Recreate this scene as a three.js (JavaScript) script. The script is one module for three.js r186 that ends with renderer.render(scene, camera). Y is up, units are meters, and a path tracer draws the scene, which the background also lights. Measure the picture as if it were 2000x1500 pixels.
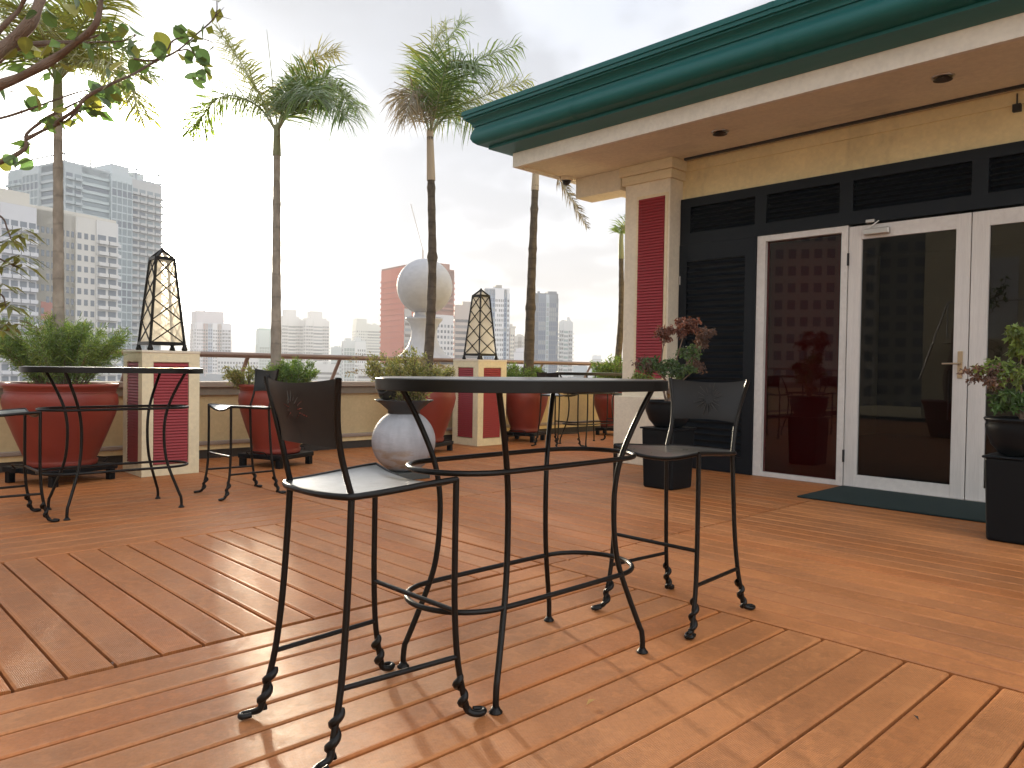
import * as THREE from 'three';
import { mergeGeometries, toCreasedNormals } from 'three/addons/utils/BufferGeometryUtils.js';
import { RoundedBoxGeometry } from 'three/addons/geometries/RoundedBoxGeometry.js';

// ------------------------------------------------------------------ camera, sky, sun, exposure
const EYE = 1.10, FPX = 1490;                       // eye height (m), focal length in photo pixels (photo 2000 x 1500)
const scene = new THREE.Scene();
const camera = new THREE.PerspectiveCamera(2 * Math.atan(750 / FPX) * 180 / Math.PI, 4 / 3, 0.05, 20000);
camera.rotation.order = 'YXZ';
const rad = Math.PI / 180;
camera.rotation.set(-1.13 * rad, -44.0 * rad, 0.906 * rad);
camera.position.set(0, EYE, 0);
camera.updateMatrixWorld(true);
const renderer = new THREE.WebGLRenderer();
renderer.toneMapping = THREE.LinearToneMapping;
renderer.toneMappingExposure = 2.65;
renderer.shadowMap.enabled = true;

const V = (x, y, z) => new THREE.Vector3(x, y, z);
// a photo pixel at a given depth along the view axis -> world point
function at(px, py, depth) { return V((px - 1000) / FPX * depth, -(py - 750) / FPX * depth, -depth).applyMatrix4(camera.matrixWorld); }

const SUN = V(0.318, 0.178, -0.931).normalize();
const sun = new THREE.DirectionalLight(new THREE.Color(1.0, 0.85, 0.62), 5.0);
sun.position.copy(SUN).multiplyScalar(60); sun.target.position.set(3, 0, -4);
sun.position.add(sun.target.position);
sun.castShadow = true; sun.shadow.radius = 8; sun.shadow.mapSize.set(2048, 2048);
Object.assign(sun.shadow.camera, { left: -15, right: 15, top: 15, bottom: -15, near: 1, far: 140 });
scene.add(sun, sun.target);

// seeded random + periodic noise
function rng(seed) { let a = seed >>> 0; return () => { a = (a + 0x6D2B79F5) | 0; let t = Math.imul(a ^ (a >>> 15), 1 | a); t = (t + Math.imul(t ^ (t >>> 7), 61 | t)) ^ t; return ((t ^ (t >>> 14)) >>> 0) / 4294967296; }; }
function h2(x, y, s) { let n = Math.imul(x, 374761393) + Math.imul(y, 668265263) + Math.imul(s, 1274126177); n = Math.imul(n ^ (n >>> 13), 1274126177); return ((n ^ (n >>> 16)) >>> 0) / 4294967296; }
const mod = (a, n) => ((a % n) + n) % n, sm = (t) => t * t * (3 - 2 * t), mix = (a, b, t) => a + (b - a) * t, clamp = (x, a = 0, b = 1) => Math.min(b, Math.max(a, x)), sstep = (a, b, x) => sm(clamp((x - a) / (b - a)));
function vnoise(x, y, px, py, s) { const ix = Math.floor(x), iy = Math.floor(y), fx = sm(x - ix), fy = sm(y - iy), a = (i, j) => h2(mod(i, px), mod(j, py), s); return mix(mix(a(ix, iy), a(ix + 1, iy), fx), mix(a(ix, iy + 1), a(ix + 1, iy + 1), fx), fy); }
function fbm(x, y, px, py, oct, s) { let v = 0, a = 0.5, n = 0; for (let i = 0; i < oct; i++) { v += a * vnoise(x, y, px, py, s + i * 17); n += a; x *= 2; y *= 2; px *= 2; py *= 2; a *= 0.5; } return v / n; }

// hazy bright sky with thin broken cloud, brightest round the veiled sun
{
  const W = 2048, H = 1024, data = new Float32Array(W * H * 4);
  for (let j = 0; j < H; j++) {
    const el = ((j + 0.5) / H - 0.5) * Math.PI, y = Math.sin(el), c = Math.cos(el);
    for (let i = 0; i < W; i++) {
      const az = ((i + 0.5) / W - 0.5) * 2 * Math.PI, x = c * Math.cos(az), z = c * Math.sin(az);
      const ang = Math.acos(clamp(x * SUN.x + y * SUN.y + z * SUN.z, -1, 1)) / rad;
      const e = Math.max(0, el / rad);
      // clear air: warm at the horizon, pale blue above
      const low = Math.exp(-e / 7), t = 1 - Math.exp(-e / 28);
      let r = mix(0.35, 0.25, t), g = mix(0.365, 0.285, t), b = mix(0.39, 0.36, t);
      r = mix(r, 0.38, low * 0.7); g = mix(g, 0.345, low * 0.7); b = mix(b, 0.305, low * 0.7);
      // cloud sheets on a plane overhead
      const k = 1 / (Math.max(y, 0) + 0.09), cx = x * k, cz = z * k;
      const n1 = fbm(cx * 1.1 + 40, cz * 1.1 + 40, 4096, 4096, 6, 3), n2 = fbm(cx * 2.1 + cz * 0.5 + 234.3, cz * 1.9 + 156, 4096, 4096, 6, 11), n3 = fbm(cx * 0.5 + 10, cz * 0.5 + 20, 4096, 4096, 3, 29);
      const cover = sstep(0.34, 0.62, n1 * 0.55 + n3 * 0.45), wisps = sstep(0.43, 0.60, n2);
      const front = sstep(115, 35, ang), lv = mix(0.86, 0.38, front), white = cover * 0.85;   // clouds away from the sun are lit from the front, those before it from behind
      r = mix(r, lv, white); g = mix(g, lv * 0.99, white); b = mix(b, lv * 0.995, white);
      const grey = wisps * (0.5 + 0.5 * cover) * mix(0.35, 0.95, front) * sstep(-1, 4, e), gd = mix(0.52, 0.175, front);
      const warm = Math.exp(-ang / 22), wide = 1.2 * Math.exp(-ang / 6.5) + 0.03 * Math.exp(-ang / 35), core = 26 * Math.exp(-ang * ang / 28), glow = core + wide * (1 - 0.7 * grey);
      r = mix(r, gd, grey) + glow; g = mix(g, gd * 1.05, grey) + glow * mix(0.97, 0.94, warm); b = mix(b, gd * 1.17, grey) + glow * mix(0.95, 0.78, warm);
      if (el < 0) { const q = sstep(0, -0.12, el); r = mix(r, 0.34, q); g = mix(g, 0.33, q); b = mix(b, 0.32, q); }
      const o = (j * W + i) * 4; data[o] = r; data[o + 1] = g; data[o + 2] = b; data[o + 3] = 1;
    }
  }
  const sky = new THREE.DataTexture(data, W, H, THREE.RGBAFormat, THREE.FloatType);
  sky.mapping = THREE.EquirectangularReflectionMapping; sky.magFilter = THREE.LinearFilter; sky.minFilter = THREE.LinearFilter; sky.needsUpdate = true;
  scene.background = sky; scene.environment = sky;
}
scene.fog = new THREE.FogExp2(new THREE.Color(0.93, 0.94, 0.96), 0.0006);

// ------------------------------------------------------------------ helpers
const taken = new Map();
function numbered(n) { const k = taken.get(n) ?? 0; taken.set(n, k + 1); return k ? n + '_' + String(k).padStart(3, '0') : n; }
function finish(o) { o.traverse((c) => { if (c.isMesh) { c.castShadow = true; c.receiveShadow = true; } }); return o; }
function thing(name, label, category, [x, y, z] = [0, 0, 0], turn = 0, group) {
  const o = new THREE.Group(); o.name = numbered(name); o.position.set(x, y, z); o.rotation.y = turn; o.userData = { label, category };
  if (group) o.userData.group = group; scene.add(o); return o;
}
function structure(name) { const o = new THREE.Group(); o.name = numbered(name); o.userData.kind = 'structure'; scene.add(o); return o; }
const flat = (g) => { const n = g.index ? g.toNonIndexed() : g; for (const k of Object.keys(n.attributes)) if (!['position', 'normal', 'uv', 'color'].includes(k)) n.deleteAttribute(k); return n; };
function join(list) { if (list.length === 1) return list[0]; const f = list.map(flat), col = f.some((g) => g.attributes.color); return mergeGeometries(f.map((g) => { if (!col && g.attributes.color) g.deleteAttribute('color'); return g; }), false); }
function part(name, geo, mat, parent, kind) {
  const m = new THREE.Mesh(Array.isArray(geo) ? join(geo) : geo, mat); m.name = name; if (kind) m.userData.kind = kind; m.castShadow = m.receiveShadow = true; parent.add(m); return m;
}
function dup(src, [x, y, z], turn, label) { const r = src.clone(); r.userData = { ...src.userData }; r.name = numbered(src.name.replace(/_\d{3}$/, '')); r.position.set(x, y, z); r.rotation.y = turn; if (label) r.userData.label = label; scene.add(r); return r; }
// box between two corners, uv in metres
function bx(x0, x1, y0, y1, z0, z1) {
  const w = x1 - x0, h = y1 - y0, d = z1 - z0, g = new THREE.BoxGeometry(w, h, d), uv = g.attributes.uv, s = [[d, h], [d, h], [w, d], [w, d], [w, h], [w, h]];
  for (let f = 0; f < 6; f++) for (let k = 0; k < 4; k++) uv.setXY(f * 4 + k, uv.getX(f * 4 + k) * s[f][0] + x0 + z0, uv.getY(f * 4 + k) * s[f][1] + y0);
  g.translate((x0 + x1) / 2, (y0 + y1) / 2, (z0 + z1) / 2); return g;
}
function rbox(x0, x1, y0, y1, z0, z1, r = 0.008, seg = 2) { const g = new RoundedBoxGeometry(x1 - x0, y1 - y0, z1 - z0, seg, r); g.translate((x0 + x1) / 2, (y0 + y1) / 2, (z0 + z1) / 2); return g; }
const curve = (pts, tension = 0.5) => new THREE.CatmullRomCurve3(pts.map((p) => Array.isArray(p) ? V(...p) : p), false, 'catmullrom', tension);
function tube(pts, r, seg = 16, rs = 8, closed = false) { return new THREE.TubeGeometry(closed ? new THREE.CatmullRomCurve3(pts.map((p) => Array.isArray(p) ? V(...p) : p), true) : curve(pts), seg, r, rs, closed); }
// tube whose radius follows rf(t)
function taper(c, rf, seg = 16, rs = 8) {
  const g = new THREE.TubeGeometry(c, seg, 1, rs, false), p = g.attributes.position, n = g.attributes.normal, q = V();
  for (let i = 0; i <= seg; i++) { c.getPointAt(i / seg, q); const r = rf(i / seg); for (let j = 0; j <= rs; j++) { const k = i * (rs + 1) + j; p.setXYZ(k, q.x + n.getX(k) * r, q.y + n.getY(k) * r, q.z + n.getZ(k) * r); } }
  return g;
}
function rod(a, b, r, rs = 8) { const A = V(...a), B = V(...b), d = B.clone().sub(A), g = new THREE.CylinderGeometry(r, r, d.length(), rs); g.applyQuaternion(new THREE.Quaternion().setFromUnitVectors(V(0, 1, 0), d.normalize())); const m = A.add(B).multiplyScalar(0.5); g.translate(m.x, m.y, m.z); return g; }
function bar(a, b, w, h, up = V(0, 1, 0)) { // rectangular bar
  const A = V(...a), B = V(...b), d = B.clone().sub(A), L = d.length(); d.normalize(); const s = d.clone().cross(up).normalize(), u = s.clone().cross(d);
  const g = new THREE.BoxGeometry(w, h, L); const m = new THREE.Matrix4().makeBasis(s, u, d.clone().negate()); g.applyMatrix4(m); const c = A.add(B).multiplyScalar(0.5); g.translate(c.x, c.y, c.z); return g;
}
function lathe(pts, seg = 40) { return new THREE.LatheGeometry(pts.map(([x, y]) => new THREE.Vector2(x, y)), seg); }
// many small leaf faces gathered in one geometry
class Leaves {
  constructor() { this.p = []; this.c = []; }
  tri(a, b, c, col) { this.p.push(a.x, a.y, a.z, b.x, b.y, b.z, c.x, c.y, c.z); for (let i = 0; i < 3; i++) this.c.push(...col); }
  // pointed leaf from base along dir, bent down by droop, folded along its rib
  leaf(base, dir, up, len, wid, col, droop = 0, fold = 0.25) {
    const s = dir.clone().cross(up).normalize(), m = base.clone().addScaledVector(dir, len * 0.45), t = base.clone().addScaledVector(dir, len); t.y -= droop * len; m.y -= droop * len * 0.25;
    const l = m.clone().addScaledVector(s, wid / 2).addScaledVector(up, fold * wid * 0.5), r = m.clone().addScaledVector(s, -wid / 2).addScaledVector(up, fold * wid * 0.5);
    this.tri(base, l, m, col); this.tri(base, m, r, col); this.tri(l, t, m, col); this.tri(m, t, r, col);
  }
  blade(base, dir, up, len, wid, col, droop = 0) { // narrow strip, three faces
    const s = dir.clone().cross(up).normalize().multiplyScalar(wid / 2), m = base.clone().addScaledVector(dir, len * 0.55), t = base.clone().addScaledVector(dir, len); m.y -= droop * len * 0.22; t.y -= droop * len;
    const a = base.clone().addScaledVector(s, 0.6), b = base.clone().addScaledVector(s, -0.6), c = m.clone().add(s), d = m.clone().sub(s);
    this.tri(a, c, d, col); this.tri(a, d, b, col); this.tri(c, t, d, col);
  }
  geo() { const g = new THREE.BufferGeometry(); g.setAttribute('position', new THREE.Float32BufferAttribute(this.p, 3)); g.setAttribute('color', new THREE.Float32BufferAttribute(this.c, 3)); g.setAttribute('uv', new THREE.Float32BufferAttribute(new Float32Array(this.p.length / 3 * 2), 2)); g.computeVertexNormals(); return g; }
}
const rdir = (R) => { const z = R() * 2 - 1, a = R() * 6.2832, s = Math.sqrt(1 - z * z); return V(s * Math.cos(a), z, s * Math.sin(a)); };

// ------------------------------------------------------------------ textures and materials
function tex(W, H, fn, srgb = true, rep = [1, 1]) { // fn(u,v) -> [r,g,b] 0..1 (sRGB numbers for colour maps)
  const d = new Uint8Array(W * H * 4);
  for (let j = 0; j < H; j++) for (let i = 0; i < W; i++) { const c = fn((i + 0.5) / W, (j + 0.5) / H), o = (j * W + i) * 4; for (let k = 0; k < 3; k++) d[o + k] = clamp(Array.isArray(c) ? c[k] : c) * 255; d[o + 3] = 255; }
  const t = new THREE.DataTexture(d, W, H); t.wrapS = t.wrapT = THREE.RepeatWrapping; t.magFilter = THREE.LinearFilter; t.minFilter = THREE.LinearMipmapLinearFilter; t.generateMipmaps = true; if (srgb) t.colorSpace = THREE.SRGBColorSpace; t.repeat.set(...rep); t.needsUpdate = true; return t;
}
const lin = (r, g, b) => new THREE.Color().setRGB(r, g, b);
const std = (o) => new THREE.MeshStandardMaterial(o), phy = (o) => new THREE.MeshPhysicalMaterial(o);

// decking: blotched, slightly scuffed, finely ribbed composite board. u: 2.4 m along, v: across one board
const deckNoise = (u, v) => fbm(u * 8, v * 1.0, 8, 1, 5, 5), deckFine = (u, v) => fbm(u * 300, v * 20, 300, 20, 2, 8), deckScuff = (u, v) => fbm(u * 60, v * 4, 60, 4, 4, 21);
const deckMap = tex(1024, 128, (u, v) => { const n = deckNoise(u, v), f = deckFine(u, v), s = sstep(0.56, 0.74, deckScuff(u, v)), rib = 0.5 + 0.5 * Math.cos(v * 26 * 6.2832); const st = sstep(0.60, 0.72, fbm(u * 22, v * 2, 22, 2, 5, 141)), k = 0.80 + 0.20 * n + 0.10 * (f - 0.5) + (Math.min(v, 1 - v) < 0.10 ? 0.07 : 0.075 * rib) - 0.035 * st; return [k + s * 0.07, k * 0.985 + s * 0.075, k * 0.97 + s * 0.08]; });  // plain edge band coloured lighter, for the light a smooth border reflects
const deckRough = tex(1024, 128, (u, v) => { const s = deckScuff(u, v + 0.3), f = deckFine(u + 0.2, v); return 0.52 + 0.16 * s + 0.16 * f; }, false);
const deckBump = tex(256, 128, (u, v) => { const e = Math.min(v, 1 - v), rib = e < 0.10 ? 0.6 : 0.5 + 0.5 * Math.cos(v * 26 * 6.2832); return 0.75 * rib + 0.25 * deckFine(u, v); }, false);
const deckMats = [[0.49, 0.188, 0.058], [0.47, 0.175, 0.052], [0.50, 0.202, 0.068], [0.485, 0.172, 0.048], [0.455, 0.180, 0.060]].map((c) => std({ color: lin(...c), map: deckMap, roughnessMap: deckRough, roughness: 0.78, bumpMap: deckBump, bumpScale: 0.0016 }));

const plasterNoise = (u, v) => 0.55 * fbm(u * 6, v * 6, 6, 6, 5, 31) + 0.45 * fbm(u * 70, v * 70, 70, 70, 3, 37);
const plasterMap = tex(512, 512, (u, v) => { const n = plasterNoise(u, v), st = sstep(0.60, 0.78, fbm(u * 9, v * 3, 9, 3, 5, 44)); const k = 0.86 + 0.15 * n - st * 0.06; return [k, k * 0.995, k * 0.985]; }, true, [0.5, 0.5]);
const plasterBump = tex(256, 256, (u, v) => fbm(u * 50, v * 50, 50, 50, 3, 51), false, [1.2, 1.2]);
const plaster = (r, g, b, rough = 0.85) => std({ color: lin(r, g, b), map: plasterMap, bumpMap: plasterBump, bumpScale: 0.0012, roughness: rough });
const M = {
  cream: plaster(0.90, 0.79, 0.55), yellowCream: plaster(0.91, 0.78, 0.46), paleCream: plaster(0.90, 0.82, 0.66), fascia: plaster(0.92, 0.88, 0.78), parapet: plaster(0.66, 0.53, 0.31), capStone: plaster(0.40, 0.33, 0.28), bandGrey: plaster(0.27, 0.24, 0.20), darkBase: plaster(0.06, 0.055, 0.05),
  pillarCream: plaster(0.90, 0.81, 0.57), soffit: plaster(0.91, 0.84, 0.66),
  redLouvre: std({ color: lin(0.36, 0.032, 0.042), roughness: 0.55, map: plasterMap }),
  roofGreen: phy({ color: lin(0.005, 0.105, 0.098), roughness: 0.38, metalness: 0.0, specularIntensity: 0.8 }),
  shutter: phy({ color: lin(0.007, 0.010, 0.014), roughness: 0.42, specularIntensity: 0.38 }),
  whiteFrame: std({ color: lin(0.78, 0.77, 0.75), roughness: 0.45, map: plasterMap }),
  steel: std({ color: lin(0.55, 0.53, 0.50), roughness: 0.30, metalness: 0.9 }), brass: std({ color: lin(0.50, 0.40, 0.27), roughness: 0.38, metalness: 0.8 }), blackMetal: std({ color: lin(0.022, 0.021, 0.02), roughness: 0.5 }), rubber: std({ color: lin(0.015, 0.015, 0.016), roughness: 0.7 }),
  rail: std({ color: lin(0.34, 0.24, 0.20), roughness: 0.36, metalness: 0.55, map: plasterMap }),
  iron: phy({ color: lin(0.008, 0.007, 0.006), roughness: 0.34, metalness: 0.0, specularIntensity: 0.5, bumpMap: tex(128, 128, (u, v) => fbm(u * 24, v * 24, 24, 24, 3, 61), false), bumpScale: 0.0008 }),
  backPlate: phy({ color: lin(0.018, 0.018, 0.018), roughness: 0.45, specularIntensity: 0.6 }),
  seat: phy({ color: lin(0.085, 0.084, 0.078), roughness: 0.36, metalness: 0.25, clearcoat: 0.7, clearcoatRoughness: 0.25, roughnessMap: tex(256, 256, (u, v) => 0.65 + 0.5 * fbm(u * 10, v * 10, 10, 10, 5, 63), false), map: tex(256, 256, (u, v) => { const n = fbm(u * 12, v * 12, 12, 12, 5, 65); return 0.8 + 0.3 * n; }) }),
  tableTop: phy({ color: lin(0.07, 0.07, 0.065), roughness: 0.34, metalness: 0.0, roughnessMap: tex(256, 256, (u, v) => 0.6 + 0.6 * fbm(u * 9, v * 9, 9, 9, 5, 67), false) }),
  redPot: phy({ color: lin(0.27, 0.045, 0.028), roughness: 0.52, clearcoat: 0.12, clearcoatRoughness: 0.35, map: tex(512, 512, (u, v) => { const n = fbm(u * 6, v * 4, 6, 4, 6, 71), d = sstep(0.6, 0.75, fbm(u * 16, v * 10, 16, 10, 4, 73)); const k = 0.78 + 0.3 * n; return [k, k * (0.92 + 0.25 * d), k * (0.9 + 0.3 * d)]; }) }),
  blackPot: phy({ color: lin(0.006, 0.008, 0.010), roughness: 0.42, specularIntensity: 0.32 }),
  darkDish: std({ color: lin(0.035, 0.036, 0.036), roughness: 0.5 }),
  greyBall: std({ color: lin(0.46, 0.48, 0.52), roughness: 0.62, bumpMap: plasterBump, bumpScale: 0.002, map: tex(512, 512, (u, v) => { const a = fbm(u * 24, v * 3, 24, 3, 5, 81), b = fbm(u * 7, v * 7, 7, 7, 5, 83), st = sstep(0.52, 0.72, fbm(u * 10, v * 12, 10, 12, 6, 85)) * sstep(0.55, 0.30, v); const k = 0.70 + 0.22 * a + 0.18 * b - st * 0.16; return [k * (1 + st * 0.12), k, k * (1.0 - st * 0.14)]; }) }),
  granite: std({ color: lin(0.085, 0.10, 0.10), roughness: 0.6, map: plasterMap }),
  whiteBall: std({ color: lin(0.58, 0.59, 0.63), roughness: 0.6, map: plasterMap }),
  lanternPane: phy({ color: lin(0.93, 0.88, 0.78), roughness: 0.72, transmission: 0.92, thickness: 0, side: THREE.DoubleSide }),
  soil: std({ color: lin(0.03, 0.022, 0.016), roughness: 1 }),
  matGreen: std({ color: lin(0.010, 0.028, 0.026), roughness: 0.95, bumpMap: tex(256, 256, (u, v) => fbm(u * 90, v * 90, 90, 90, 2, 91), false, [3, 3]), bumpScale: 0.004 }),
  curtain: std({ color: lin(0.13, 0.012, 0.014), roughness: 0.9 }), roomWall: std({ color: lin(0.36, 0.31, 0.25), roughness: 0.9 }), roomFloor: std({ color: lin(0.14, 0.07, 0.05), roughness: 0.7 }),
  redGlass: phy({ color: lin(0.40, 0.09, 0.09), roughness: 0.0, transmission: 1, thickness: 0, ior: 1.52 }), glass: phy({ color: lin(0.17, 0.17, 0.17), roughness: 0.0, transmission: 1, thickness: 0, ior: 1.46 }),
  bark: std({ color: lin(0.13, 0.11, 0.09), roughness: 0.9, map: tex(128, 512, (u, v) => { const n = fbm(u * 6, v * 40, 6, 40, 4, 95), ring = sstep(0.80, 1.0, Math.abs(((v * 14 + 0.15 * n) % 1) * 2 - 1)); const k = 0.68 + 0.4 * n - 0.12 * ring; return [k, k * 0.98, k * 0.95]; }), bumpMap: tex(128, 256, (u, v) => fbm(u * 8, v * 40, 8, 40, 4, 97), false), bumpScale: 0.006 }),
  barkPale: std({ color: lin(0.36, 0.33, 0.29), roughness: 0.85, map: tex(128, 512, (u, v) => { const n = fbm(u * 5, v * 30, 5, 30, 5, 99), ring = sstep(0.86, 1.0, Math.abs(((v * 11 + 0.12 * n) % 1) * 2 - 1)); const k = 0.72 + 0.36 * n - 0.09 * ring; return [k, k * 0.98, k * 0.95]; }), bumpMap: tex(128, 256, (u, v) => fbm(u * 8, v * 40, 8, 40, 4, 101), false), bumpScale: 0.005 }),
  crownshaft: std({ color: lin(0.24, 0.25, 0.13), roughness: 0.6 }), drySheath: std({ color: lin(0.42, 0.34, 0.25), roughness: 0.85 }),
  twig: std({ color: lin(0.17, 0.115, 0.085), roughness: 0.85 }), branch: std({ color: lin(0.24, 0.17, 0.13), roughness: 0.9, map: plasterMap, bumpMap: plasterBump, bumpScale: 0.006 }),
  leaf: phy({ color: 0xffffff, vertexColors: true, roughness: 0.85, transmission: 0.5, thickness: 0, side: THREE.DoubleSide }),
  frond: phy({ color: 0xffffff, vertexColors: true, roughness: 0.8, transmission: 0.6, thickness: 0, side: THREE.DoubleSide }),
  gloss: phy({ color: 0xffffff, vertexColors: true, roughness: 0.7, transmission: 0.5, thickness: 0, side: THREE.DoubleSide }),
};
const leafCol = (R, r, g, b, v = 0.3) => { const k = 1 + (R() - 0.5) * 2 * v, w = (R() - 0.5) * v * 0.5; return [r * k * (1 + w), g * k, b * k * (1 - w)]; };

// ------------------------------------------------------------------ ground, hills, hotel block
{
  const g = structure('city_ground'); const geo = new THREE.CircleGeometry(5200, 64); geo.rotateX(-Math.PI / 2); geo.translate(0, -46, 0);
  part('ground_sheet', geo, std({ color: lin(0.16, 0.16, 0.155), roughness: 0.95 }), g);
  const h = structure('distant_hills'), pos = [], idx = [], N = 160;
  for (let i = 0; i <= N; i++) { // a low ridge far beyond the towers
    const px = -700 + i * 22, n = fbm(i * 0.16, 3.1, 400, 400, 5, 7), y = 14 + 42 * Math.max(0, n - 0.30) * 1.9 * (0.4 + 0.6 * Math.exp(-Math.pow((px - 560) / 420, 2)));
    for (const [dd, yy] of [[4300, -46], [4500, y], [4900, -46]]) { const p = at(px, 716, dd); pos.push(p.x, yy, p.z); }
    if (i) for (let k = 0; k < 2; k++) { const a = (i - 1) * 3 + k, b = i * 3 + k; idx.push(a, b, a + 1, b, b + 1, a + 1); }
  }
  const hg = new THREE.BufferGeometry(); hg.setAttribute('position', new THREE.Float32BufferAttribute(pos, 3)); hg.setAttribute('uv', new THREE.Float32BufferAttribute(new Float32Array(pos.length / 3 * 2), 2)); hg.setIndex(idx); hg.computeVertexNormals();
  part('ridge', hg, std({ color: lin(0.10, 0.13, 0.12), roughness: 1, side: THREE.DoubleSide }), h);
}
{
  const b = thing('hotel_block', 'cream hotel block that carries the rooftop terrace', 'building', [0, -46, 0]);
  part('wall', bx(-16, 20, 0, 45.9, -11.6, 9), M.parapet, b);
}

// ------------------------------------------------------------------ deck: every board its own mesh
const PITCH = 0.16, BW = 0.1488, BT = 0.030;
{
  const deck = structure('terrace_deck');
  part('sub_base', bx(-7.5, 16.5, -0.1, -0.075, -9.0, 4.2), std({ color: lin(0.012, 0.010, 0.009), roughness: 1 }), deck);
  const cache = new Map();
  function boardGeo(len, variant) { // along +x from 0, centred across z
    const key = len.toFixed(3) + '_' + variant; if (cache.has(key)) return cache.get(key);
    const h = BW / 2, c = 0.0075, e2 = 0.0045, prof = [[-h, -BT], [-h, -e2], [-h + c, 0], [h - c, 0], [h, -e2], [h, -BT]], pos = [], uv = [], R = rng(variant * 91 + 7), u0 = R() * 3, vflip = variant % 2 ? -1 : 1;
    const put = (x, k) => { pos.push(x, prof[k][1], prof[k][0]); uv.push(u0 + x / 2.4, vflip * (prof[k][0] / BW + 0.5)); };
    for (let k = 0; k < 5; k++) { put(0, k); put(len, k + 1); put(0, k + 1); put(0, k); put(len, k); put(len, k + 1); }
    for (const e of [0, len]) for (let k = 1; k < 5; k++) { const t = e ? [0, k + 1, k] : [0, k, k + 1]; for (const q of t) put(e, q); }
    const g = new THREE.BufferGeometry(); g.setAttribute('position', new THREE.Float32BufferAttribute(pos, 3)); g.setAttribute('uv', new THREE.Float32BufferAttribute(uv, 2)); g.computeVertexNormals();
    // outward normals check: top must face up
    const nn = g.attributes.normal; if (nn.getY(12) < 0) { const p = g.attributes.position.array; for (let i = 0; i < p.length; i += 9) for (let k = 0; k < 3; k++) { const t = p[i + 3 + k]; p[i + 3 + k] = p[i + 6 + k]; p[i + 6 + k] = t; } const q = g.attributes.uv.array; for (let i = 0; i < q.length; i += 6) for (let k = 0; k < 2; k++) { const t = q[i + 2 + k]; q[i + 2 + k] = q[i + 4 + k]; q[i + 4 + k] = t; } g.computeVertexNormals(); }
    cache.set(key, g); return g;
  }
  const R = rng(4); let count = 0;
  function board(along, a0, a1, centre) {
    const m = new THREE.Mesh(boardGeo(a1 - a0, Math.floor(R() * 6)), deckMats[Math.floor(R() * deckMats.length)]); m.name = count ? 'plank_' + String(count).padStart(3, '0') : 'plank'; count++;
    if (along === 'x') m.position.set(a0, -(R() * 0.0014), centre + (R() - 0.5) * 0.0015); else { m.rotation.y = -Math.PI / 2; m.position.set(centre + (R() - 0.5) * 0.0015, -(R() * 0.0014), a0); }
    m.castShadow = m.receiveShadow = true; deck.add(m);
  }
  // near field, boards along x; its right-hand edge is the seam at x = 3.13
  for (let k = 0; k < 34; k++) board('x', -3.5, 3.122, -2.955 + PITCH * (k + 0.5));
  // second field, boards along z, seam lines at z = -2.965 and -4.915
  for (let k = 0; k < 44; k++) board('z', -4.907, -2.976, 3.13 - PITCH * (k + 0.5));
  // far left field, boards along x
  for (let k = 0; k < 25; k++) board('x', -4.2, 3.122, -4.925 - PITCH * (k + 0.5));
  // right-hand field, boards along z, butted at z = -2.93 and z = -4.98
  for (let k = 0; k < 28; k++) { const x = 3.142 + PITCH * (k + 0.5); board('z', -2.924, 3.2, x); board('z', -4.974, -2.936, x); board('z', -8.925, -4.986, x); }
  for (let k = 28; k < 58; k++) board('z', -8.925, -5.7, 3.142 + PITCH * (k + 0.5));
}

// ------------------------------------------------------------------ parapet and railing
{
  const p = thing('parapet_wall', 'long ochre parapet wall with dark stone coping behind the red pots', 'wall', [0, 0, -8.92]);
  const x0 = -7.2, x1 = 16;
  part('panel', bx(x0, x1, 0.20, 0.74, -0.20, 0.02), M.parapet, p);
  part('frieze', bx(x0, x1, 0.74, 0.83, -0.20, 0.06), M.bandGrey, p);
  part('coping', rbox(x0, x1, 0.83, 0.895, -0.24, 0.10, 0.012), M.capStone, p);
  part('ledge', rbox(x0, x1, 0.155, 0.20, -0.20, 0.085, 0.01), M.capStone, p);
  part('base_course', bx(x0, x1, 0.10, 0.155, -0.20, 0.06), M.yellowCream, p);
  part('skirting', bx(x0, x1, -0.03, 0.10, -0.20, 0.045), M.darkBase, p);
  const r = thing('guard_rail', 'brown metal handrail on slanted struts along the parapet', 'railing', [0, 0.895, -8.97]);
  part('handrail', rod([-7.2, 0.32, 0.06], [16, 0.32, 0.06], 0.034, 14), M.rail, r);
  for (const x of [-2.4, -1.1, 0.2, 1.5, 2.8, 4.14, 5.42, 6.7, 8.0, 9.33, 10.6, 11.9]) { const s = part('strut', [bar([x - 0.03, -0.005, -0.13], [x, 0.31, 0.05], 0.05, 0.016)], M.rail, r); s.castShadow = true; }
}

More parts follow.
